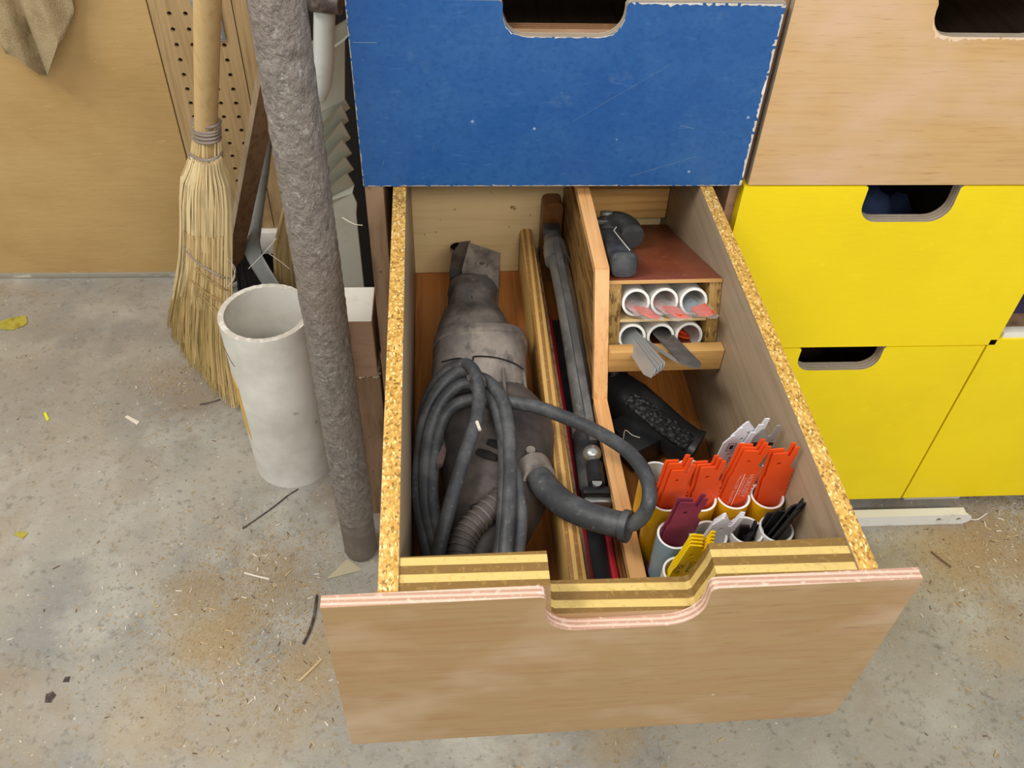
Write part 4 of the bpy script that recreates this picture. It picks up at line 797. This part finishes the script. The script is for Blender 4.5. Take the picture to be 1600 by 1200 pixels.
# hanging cloth
random.seed(31); mb = MB(); vs = []; nu, nv = 26, 26
cl = (-0.8236, 0.7900, 0.6675), (-0.7850, 0.7800, 0.6264), (-0.7615, 0.7850, 0.5782), (-0.7070, 0.7700, 0.6525), (-0.6652, 0.7750, 0.7104), (-0.6266, 0.7900, 0.8272)
edge = smooth(cl, 5); tl = Vector((-0.8030, 0.8000, 0.9263)); tr = Vector((-0.6412, 0.8000, 0.9838))
for i in range(nu):
    e = edge[int(i * (len(edge) - 1) / (nu - 1))]; u_ = i / (nu - 1); tp_ = tl.lerp(tr, u_)
    for j in range(nv):
        f = j / (nv - 1); p = e.lerp(tp_, f); p.y += -.020 * math.sin(u_ * 13 + f * 2.4) * (1 - .3 * f) - .008 * math.sin(u_ * 29 + f * 6)
        if f < .02: p += Vector((U(-.002, .002), 0, U(-.003, .003)))
        vs.append(tuple(p))
q = len(vs); vs += [(x, y + .006, z) for x, y, z in vs]; fs = []
for i in range(nu - 1):
    for j in range(nv - 1): a = i * nv + j; fs += [(a, a + 1, a + 1 + nv, a + nv), (q + a, q + a + nv, q + a + 1 + nv, q + a + 1)]
for i in range(nu - 1): fs += [(i * nv, (i + 1) * nv, q + (i + 1) * nv, q + i * nv)]
for j in range(nv - 1): fs += [(j, j + 1, q + j + 1, q + j), ((nu - 1) * nv + j, (nu - 1) * nv + j + 1, q + (nu - 1) * nv + j + 1, q + (nu - 1) * nv + j)]
mb.add(vs, fs); B('hanging_cloth', mb, 'cloth', None, cl[2], label='frayed beige cloth hanging against the tan wall', cat='cloth', sm=80)

# wide white pipe
mb = MB(); mb.pipe((-.2285, .1877, 0), (0, 0, 1), .0853, .0745, .4173, 64, 0, 1, .0006)
pp = B('wide_pipe', mb, ['pvc_dusty', 'pvc_cut'], None, (-.2285, .1877, 0), label='wide white plastic pipe section standing open-ended on the floor', cat='pipe')
def patch(a0, a1, z0, z1, r=.0857, sk=0):
    vs = []; n = 8
    for i in range(n + 1):
        a = math.radians(a0 + (a1 - a0) * i / n); 
        for z in (z0, z1): vs += [(-.2285 + r * math.cos(a), .1877 + r * math.sin(a), z + sk * i / n), (-.2285 + (r - .0009) * math.cos(a), .1877 + (r - .0009) * math.sin(a), z + sk * i / n)]
    fs = []
    for i in range(n): k = i * 4; fs += [(k, k + 4, k + 6, k + 2), (k + 1, k + 3, k + 7, k + 5), (k, k + 1, k + 5, k + 4), (k + 2, k + 6, k + 7, k + 3)]
    mb = MB(); mb.add(vs, fs); return mb
B('yellow_label', patch(-159, -141, .150, .300, sk=-.03), 'yellow_plastic', pp)
mb = MB(); mb.tube([(-.2285 + .0856 * math.cos(math.radians(a)), .1877 + .0856 * math.sin(math.radians(a)), z) for a, z in ((-158, .3575), (-148, .352), (-140, .343), (-134, .336))], .0008, 5); B('pen_mark', mb, 'ink', pp)

# crusted post
random.seed(5); mb = MB(); R_ = []; n = 40; zs = [0, .004, .012, .03, .06, .09, .105, .12] + [.12 + 1.25 * k / 150 for k in range(1, 151)]
from mathutils import noise as mn
for z in zs:
    base_r = .0300 if z < .004 else (.0318 if z < .012 else .0335); row = []
    for k in range(n):
        a = 2 * math.pi * k / n; rough = 0
        if z > .1: 
            p = Vector((math.cos(a) * 1.6, math.sin(a) * 1.6, z * 34)); rough = .0017 * mn.fractal(p * 3.6, 1, 2, 4) * min(1, (z - .1) / .06)
        row.append(( -.0700 + (base_r - (.0012 if z < .11 else 0) + rough) * math.cos(a), -.060 + (base_r - (.0012 if z < .11 else 0) + rough) * math.sin(a), z))
    R_.append(row)
mb.loft(R_[7:]); po = T('metal_post', 'crusted grey metal post standing upright beside the blue drawer', 'post', (-.070, -.060, 0))
B('shaft', mb, 'crusted_metal', po, sm=80); mb = MB(); mb.loft(R_[:8]); B('foot', mb, 'brown_metal', po, sm=80, label='smooth brownish lower end')

# leaning wooden board
A_, B_ = Vector((-0.4775, 0.7898, 0.0040)), Vector((-0.1689, 0.4000, 0.8437)); d = (B_ - A_).normalized(); sd = Vector((.82, .50, .18)); sd = (sd - d * sd.dot(d)).normalized(); nn = d.cross(sd).normalized()
mb = MB(); R_ = [[A_ + d * L + sd * a + nn * b for a, b in ((-.022, -.008), (.022, -.008), (.022, .008), (-.022, .008))] for L in (.03, .4, .8, (B_ - A_).length)]
mb.loft(R_); ws = B('wooden_board', mb, ['slat_face', 'slat_edge'], None, tuple(A_), label='narrow brown wooden board leaning behind the broom and the grey post', cat='board', sm=0)
for p in ws.data.polygons: p.material_index = 0 if abs(p.normal.dot(nn)) > .8 else 1

# grey tube leg with flattened foot
mt = T('bent_metal_leg', 'grey bent tube leg with a flattened foot, behind the wide white pipe', 'frame', (-.33, .5, 0))
mb = MB(); mb.tube(smooth([(-0.2878, 0.7600, 0.4974), (-0.3157, 0.7500, 0.3888), (-0.3401, 0.7300, 0.2968), (-0.3631, 0.7100, 0.2072)], 4), .0140, 16); B('tube', mb, 'grey_metal', mt)
mb = MB(); R_ = []
for c, hw, hh in (((-0.3611, 0.7100, 0.2186), .0140, .013), ((-0.3662, 0.7050, 0.1937), .021, .009), ((-0.3678, 0.6950, 0.1759), .027, .006), ((-0.3482, 0.6650, 0.1554), .028, .005), ((-0.3222, 0.6300, 0.1330), .028, .005), ((-0.2965, 0.5900, 0.1050), .026, .005)):
    R_.append(ring(c, (.9, -.35, .2), (-.2, -.5, .8), hw, hh, 3, 16))
mb.loft(R_); B('foot', mb, 'grey_metal', mt, sm=50)

# folded sheet-metal scoop with white tube handle
sh = T('snow_shovel', 'pale ribbed sheet-metal scoop with white tube handle, between grey post and blue drawer', 'shovel', (-.07, .2, .44))
zt = [(-0.0214, 0.2000, 0.9500), (-0.0129, 0.2000, 0.9311), (-0.0165, 0.2000, 0.8920), (-0.0365, 0.2000, 0.8353)]
prof = [(519, 60), (541, 30), (551, 52), (537, 62), (537, 158), (544, 167), (534, 164), (543, 187), (533, 190), (546, 215), (535, 219), (549, 240), (540, 246), (552, 265), (541, 270), (553, 290), (550, 300), (558, 318), (557, 335), (564, 400), (571, 466)]
E_ = [(-0.0476, 0.2000, 0.9308), (-0.0241, 0.2000, 0.9593), (-0.0185, 0.2000, 0.9406), (-0.0289, 0.1900, 0.9315), (-0.0383, 0.1900, 0.8393), (-0.0332, 0.2000, 0.8193), (-0.0426, 0.1800, 0.8370), (-0.0373, 0.2000, 0.7975), (-0.0456, 0.1800, 0.8081), (-0.0372, 0.2000, 0.7673), (-0.0478, 0.1800, 0.7773), (-0.0379, 0.2000, 0.7397), (-0.0469, 0.1800, 0.7466), (-0.0375, 0.2000, 0.7101), (-0.0468, 0.1800, 0.7174), (-0.0392, 0.2000, 0.6808), (-0.0425, 0.1900, 0.6723), (-0.0369, 0.1900, 0.6522), (-0.0401, 0.1900, 0.6291), (-0.0402, 0.1900, 0.5428), (-0.0405, 0.1900, 0.4462)]
L_ = [(-0.0900, 0.1700, 0.9293), (-0.0913, 0.1700, 0.9197), (-0.0933, 0.1700, 0.9052), (-0.0946, 0.1700, 0.8955), (-0.1058, 0.1700, 0.8133), (-0.1000, 0.1800, 0.7916), (-0.0978, 0.1600, 0.7917), (-0.1016, 0.1800, 0.7637), (-0.0994, 0.1600, 0.7639), (-0.1035, 0.1800, 0.7339), (-0.1013, 0.1600, 0.7342), (-0.1051, 0.1800, 0.7055), (-0.1029, 0.1600, 0.7060), (-0.1040, 0.1800, 0.6813), (-0.1015, 0.1600, 0.6843), (-0.1043, 0.1800, 0.6614), (-0.1034, 0.1700, 0.6605), (-0.1037, 0.1800, 0.6412), (-0.1057, 0.1800, 0.6245), (-0.1092, 0.1800, 0.5508), (-0.1150, 0.1800, 0.4553)]
vs = []; fs = []; n = len(E_)
for a, b in zip(E_, L_): vs += [a, b]
vs += [(x + .001, y + .0025, z) for x, y, z in vs]
for i in range(n - 1): k = 2 * i; fs += [(k, k + 1, k + 3, k + 2), (2 * n + k, 2 * n + k + 2, 2 * n + k + 3, 2 * n + k + 1), (k, k + 2, 2 * n + k + 2, 2 * n + k), (k + 1, 2 * n + k + 1, 2 * n + k + 3, k + 3)]
fs += [(0, 2 * n, 2 * n + 1, 1), (2 * n - 2, 2 * n - 1, 4 * n - 1, 4 * n - 2)]
mb = MB(); mb.add(vs, fs); B('scoop_sheet', mb, 'sheet_metal', sh, sm=0)
mb = MB(); mb.tube([(-0.0371, 0.1550, 1.0787), (-0.0480, 0.1550, 0.9863), (-0.0564, 0.1550, 0.9220), (-0.0636, 0.1550, 0.8850), (-0.0717, 0.1600, 0.8604)], [.0150, .0150, .0150, .0148, .012], 20); B('handle', mb, 'white_metal', sh)
mb = MB(); c = Vector((-0.0425, 0.1350, 1.0091)); mb.tube([c + Vector((-.02, .01, .0)), c + Vector((.022, 0, .0))], .0165, 16); mb.tube([c + Vector((-.05, .02, .004)), c + Vector((-.018, .01, .0))], .009, 12); B('clamp', mb, 'dark_rust', sh)
# dark sheet added to stand in for shade in the gap behind the scoop
mb = MB(); mb.box(-.105, -.014, .30, .315, .0, 1.02, .003); B('gap_shade_sheet', mb, 'dark_void', None, (-.06, .307, 0), label='added dark sheet standing in for the shaded gap behind the ribbed scoop', cat='board')

# blocks beside the cabinet, under the scoop
mb = MB(); mb.box(-.088, -.0075, -.004, .085, .430, .5565, .002); o = B('wooden_box', mb, ['white_paint', 'carcass_side'], None, (-.05, .05, .43), label='wooden box section with whitish top, behind the grey post below the scoop', cat='box', axis='z', sm=0)
mb = MB(); mb.box(-.075, -.0075, .03, .10, .0, .395, .002); B('wooden_crate', mb, 'carcass', None, (-.05, .06, 0), label='dark wooden box on the floor behind the grey post, under the pale block', cat='box', sm=0)
random.seed(9); mb = MB()
for i in range(260):
    x, y = U(-.07, -.012), U(.033, .095); s_ = U(.002, .006); mb.box(-s_, s_, -s_ * .5, s_ * .5, 0, s_ * .5, 0, Matrix.Rotation(U(0, 6), 3, 'Z') @ Matrix.Rotation(U(-.5, .5), 3, 'X'), (x, y, .396))
B('wood_shavings', mb, 'chip_white', None, (-.05, .06, .395), kind='stuff', label='pale shavings piled on the dark wooden box', cat='shavings', sm=0)
mb = MB(); mb.box(-.07, -.01, .05, .085, .3955, .4295, .002); B('spacer_block', mb, 'white_paint', None, (-.05, .06, .396), label='small whitish spacer between the two wooden boxes beside the cabinet', cat='block', sm=0)

# ============================================================ on the floor
mb = MB(); x0, x1 = .80, 1.205; zc = .012
P = [(x0, .0), (x1 - .012, .0), (x1, .010), (x1, .022), (x1 - .012, .032), (x0, .032)]
HB = [[(cx + .0058 * math.cos(a * .785), .016 + .0058 * math.sin(a * .785)) for a in range(8)] for cx in (1.135, 1.178)]
mb = MB(); mb.prism(P, lambda a, b, t: (a, -.036 + t, b + .0008), 0, .004, HB); mb.box(x0, x1 - .014, -.0318, -.0165, .0290, .0328, .0005); B('metal_bar', mb, 'white_paint', None, (1.0, -.02, 0), label='white angle bar with two holes lying under the yellow drawers', cat='metal bar', sm=20)
mb = MB(); mb.box(1.09, 1.215, .03, .16, 0, .043, .002); B('concrete_block', mb, 'white_paint', None, (1.15, .09, 0), label='pale low block on the floor beneath the right yellow drawer', cat='block', sm=0)
def flat(name, pts, z, th, m, lab, cat, **k):
    P = [(p[0], p[1]) for p in pts]; c = (sum(p[0] for p in P) / len(P), sum(p[1] for p in P) / len(P), z)
    mb = MB(); mb.prism(P, lambda a, b, t: (a, b, t), z, z + th); return B(name, mb, m, None, c, label=lab, cat=cat, sm=0, **k)
flat('paper_scrap', [(-0.1328, -0.1273, 0.0010), (-0.0955, -0.0812, 0.0010), (-0.0645, -0.1091, 0.0010)], .0008, .0012, 'paper', 'triangular tan scrap on the floor by the foot of the grey post', 'scrap')
flat('dry_leaf', [(-1.0297, 0.6517, 0.0010), (-1.0066, 0.6661, 0.0010), (-0.9815, 0.6757, 0.0010), (-0.9649, 0.6779, 0.0010), (-0.9527, 0.6503, 0.0010), (-0.9596, 0.6382, 0.0010), (-0.9797, 0.6239, 0.0010), (-1.0220, 0.6295, 0.0010)], .001, .002, 'leaf', 'dry yellow leaf on the floor at the left edge', 'leaf')
flat('paper_scrap', [(-0.6291, 0.3175, 0.0010), (-0.6249, 0.3234, 0.0010), (-0.5928, 0.3027, 0.0010), (-0.5961, 0.2930, 0.0010)], .0006, .001, 'chip_white', 'small white paper strip on the floor left of the broom', 'scrap')
flat('plastic_scrap', [(-0.8140, 0.3341, 0.0010), (-0.8096, 0.3380, 0.0010), (-0.7956, 0.3157, 0.0010), (-0.7994, 0.3099, 0.0010)], .0006, .0015, 'bright_yellow', 'tiny bright yellow bit on the floor at the left', 'scrap')
flat('wood_chip', [(-0.7655, -0.0027, 0.0010), (-0.7585, 0.0064, 0.0010), (-0.7393, 0.0011, 0.0010), (-0.7447, -0.0127, 0.0010)], .0006, .0015, 'leaf', 'small yellowish chip on the floor at the left edge', 'chip')
flat('stain', [(-0.5941, -0.3593, 0.0000), (-0.5967, -0.3441, 0.0000), (-0.5875, -0.3386, 0.0000), (-0.5787, -0.3460, 0.0000), (-0.5832, -0.3597, 0.0000)], .0003, .0004, 'dark_rust', 'small dark spot of dried glue on the floor at the lower left', 'spot')
flat('stain', [(-0.5749, -0.3225, 0.0000), (-0.5734, -0.3129, 0.0000), (-0.5648, -0.3121, 0.0000), (-0.5638, -0.3229, 0.0000)], .0003, .0004, 'dark_rust', 'smaller dark spot of dried glue, up and right of the other spot', 'spot')
def stick(name, P, r, m, lab, cat='stick'):
    mb = MB(); mb.tube(smooth(P, 4), r, 6); return B(name, mb, m, None, P[0], label=lab, cat=cat)
stick('wire', [(-0.3138, -0.0020, 0.0020), (-0.2845, 0.0260, 0.0020), (-0.2555, 0.0540, 0.0030), (-0.2326, 0.0811, 0.0020), (-0.2132, 0.0977, 0.0020)], .0013, 'dark_rust', 'thin dark wire on the floor in front of the wide white pipe', 'wire')
stick('twig', [(-0.1614, -0.2654, 0.0030), (-0.1527, -0.2383, 0.0030), (-0.1477, -0.2057, 0.0040), (-0.1473, -0.1637, 0.0030)], .0026, 'dark_rust', 'dark twig on the floor at the left of the open drawer front', 'twig')
stick('wood_sliver', [(-0.2931, -0.1079, 0.0020), (-0.2694, -0.1166, 0.0030), (-0.2427, -0.1241, 0.0020)], .0021, 'chip_white', 'pale wood sliver on the floor left of the tan scrap')
stick('wood_sliver', [(-0.1613, -0.3371, 0.0020), (-0.1440, -0.3188, 0.0030), (-0.1259, -0.2966, 0.0020)], .0026, 'chip_tan', 'tan wood sliver on the floor beside the lower left of the drawer front')
stick('wire', [(-0.4685, 0.3532, 0.0020), (-0.4448, 0.3550, 0.0060), (-0.4247, 0.3687, 0.0020)], .0013, 'dark_rust', 'short dark wire on the floor by the broom tip', 'wire')
stick('wood_sliver', [(1.1834, -0.0058, 0.0020), (1.1993, -0.0220, 0.0050), (1.2250, -0.0287, 0.0040), (1.2577, -0.0114, 0.0020)], .0016, 'chip_white', 'curled pale shaving on the floor past the end of the white bar')
stick('wood_sliver', [(1.0966, -0.1042, 0.0020), (1.1084, -0.1239, 0.0030), (1.1227, -0.1421, 0.0020)], .0018, 'chip_brown', 'brown splinter on the floor right of the open drawer')
# chips and sawdust
CL = [((-0.3608, -0.1544, 0.0000), .10, 330), ((-0.2845, -0.2514, 0.0000), .09, 420), ((-0.2330, -0.1159, 0.0000), .09, 380), ((-0.1475, -0.3318, 0.0000), .07, 260), ((-0.1994, -0.1878, 0.0000), .16, 420), ((-0.0636, 0.1735, 0.0000), .05, 160), ((1.2619, -0.0892, 0.0000), .09, 520), ((1.3284, -0.0087, 0.0000), .06, 480), ((1.1264, -0.1163, 0.0000), .10, 340),
      ((1.1924, -0.2086, 0.0000), .14, 260), ((-0.5516, 0.3206, 0.0000), .12, 160), ((-0.4855, 0.4230, 0.0000), .07, 160), ((-0.4455, -0.3903, 0.0000), .2, 200), ((0.3879, -0.4689, 0.0000), .1, 120), ((1.0708, -0.5192, 0.0000), .08, 90), ((-0.1244, 0.6497, 0.0000), .05, 60), ((-0.8309, 0.8190, 0.0000), .3, 120), ((-0.5950, 0.4471, 0.0000), .04, 60)]
def debris(slot, frac, smin, smax, seed, thin=.35, flatk=.35):
    random.seed(seed); mb = DBM
    def one(x, y):
        s_ = U(smin, smax) * (1 if R() < .85 else 2); l = s_ * U(.8, 2.6); c, q = math.cos(a := U(0, 6.28)), math.sin(a); h = s_ * flatk; tl = U(0, .4) * s_
        pts = [(-l, -s_ * thin, .0003), (l, -s_ * thin * U(.3, 1), .0003 + tl), (l * U(.6, 1), s_ * thin, .0003 + tl), (-l * U(.6, 1), s_ * thin, .0003)]
        vs = [(x + u * c - v * q, y + u * q + v * c, z) for u, v, z in pts]; vs += [(a_, b_, z + h) for a_, b_, z in vs]
        mb.add(vs, [(3, 2, 1, 0), (4, 5, 6, 7), (0, 1, 5, 4), (1, 2, 6, 5), (2, 3, 7, 6), (3, 0, 4, 7)], slot)
    for (c, sg, n) in CL:
        for i in range(int(n * frac)):
            x, y = random.gauss(c[0], sg), random.gauss(c[1], sg)
            if y < .80 and -2.5 < y and not (x > -.16 and y > .0 and x < -.0): one(x, y)
    for i in range(int(1500 * frac)):
        x, y = U(-1.6, 1.9), U(-.75, .8)
        if not (-.17 < x < 1.6 and y > -.01): one(x, y)
DBM = MB()
debris(0, .16, .0006, .0018, 51); debris(1, .22, .0006, .0018, 52); debris(2, .20, .0006, .0014, 53); debris(3, 3.5, .0004, .0010, 54, .7, .4)
B('sawdust', DBM, ['chip_white', 'chip_tan', 'chip_brown', 'sawdust'], None, (.0, -.3, 0), kind='stuff', label='sawdust and small wood chips scattered over the concrete floor', cat='sawdust', sm=0)
# cobweb threads
mb = MB(); random.seed(61)
for P in (((-0.3079, 0.4200, 0.3417), (-0.2780, 0.4400, 0.3632), (-0.2470, 0.4600, 0.3913)), ((-0.2590, 0.4200, 0.3811), (-0.2362, 0.4200, 0.3578), (-0.2228, 0.4200, 0.3409)), ((-0.0498, 0.1000, 0.6848), (-0.0273, 0.0600, 0.6999), (-0.0068, -0.0030, 0.7408)), ((-0.3266, 0.3600, 0.4116), (-0.3190, 0.3700, 0.3799), (-0.3329, 0.3700, 0.3471)), ((-0.3236, 0.3700, 0.3961), (-0.3240, 0.3700, 0.3603), (-0.3433, 0.3700, 0.3338))):
    mb.tube(smooth(P, 3), .0008, 4)
B('cobweb', mb, 'chip_white', None, (-0.2590, 0.4200, 0.3811), kind='stuff', label='cobweb threads behind the wide white pipe', cat='cobweb')
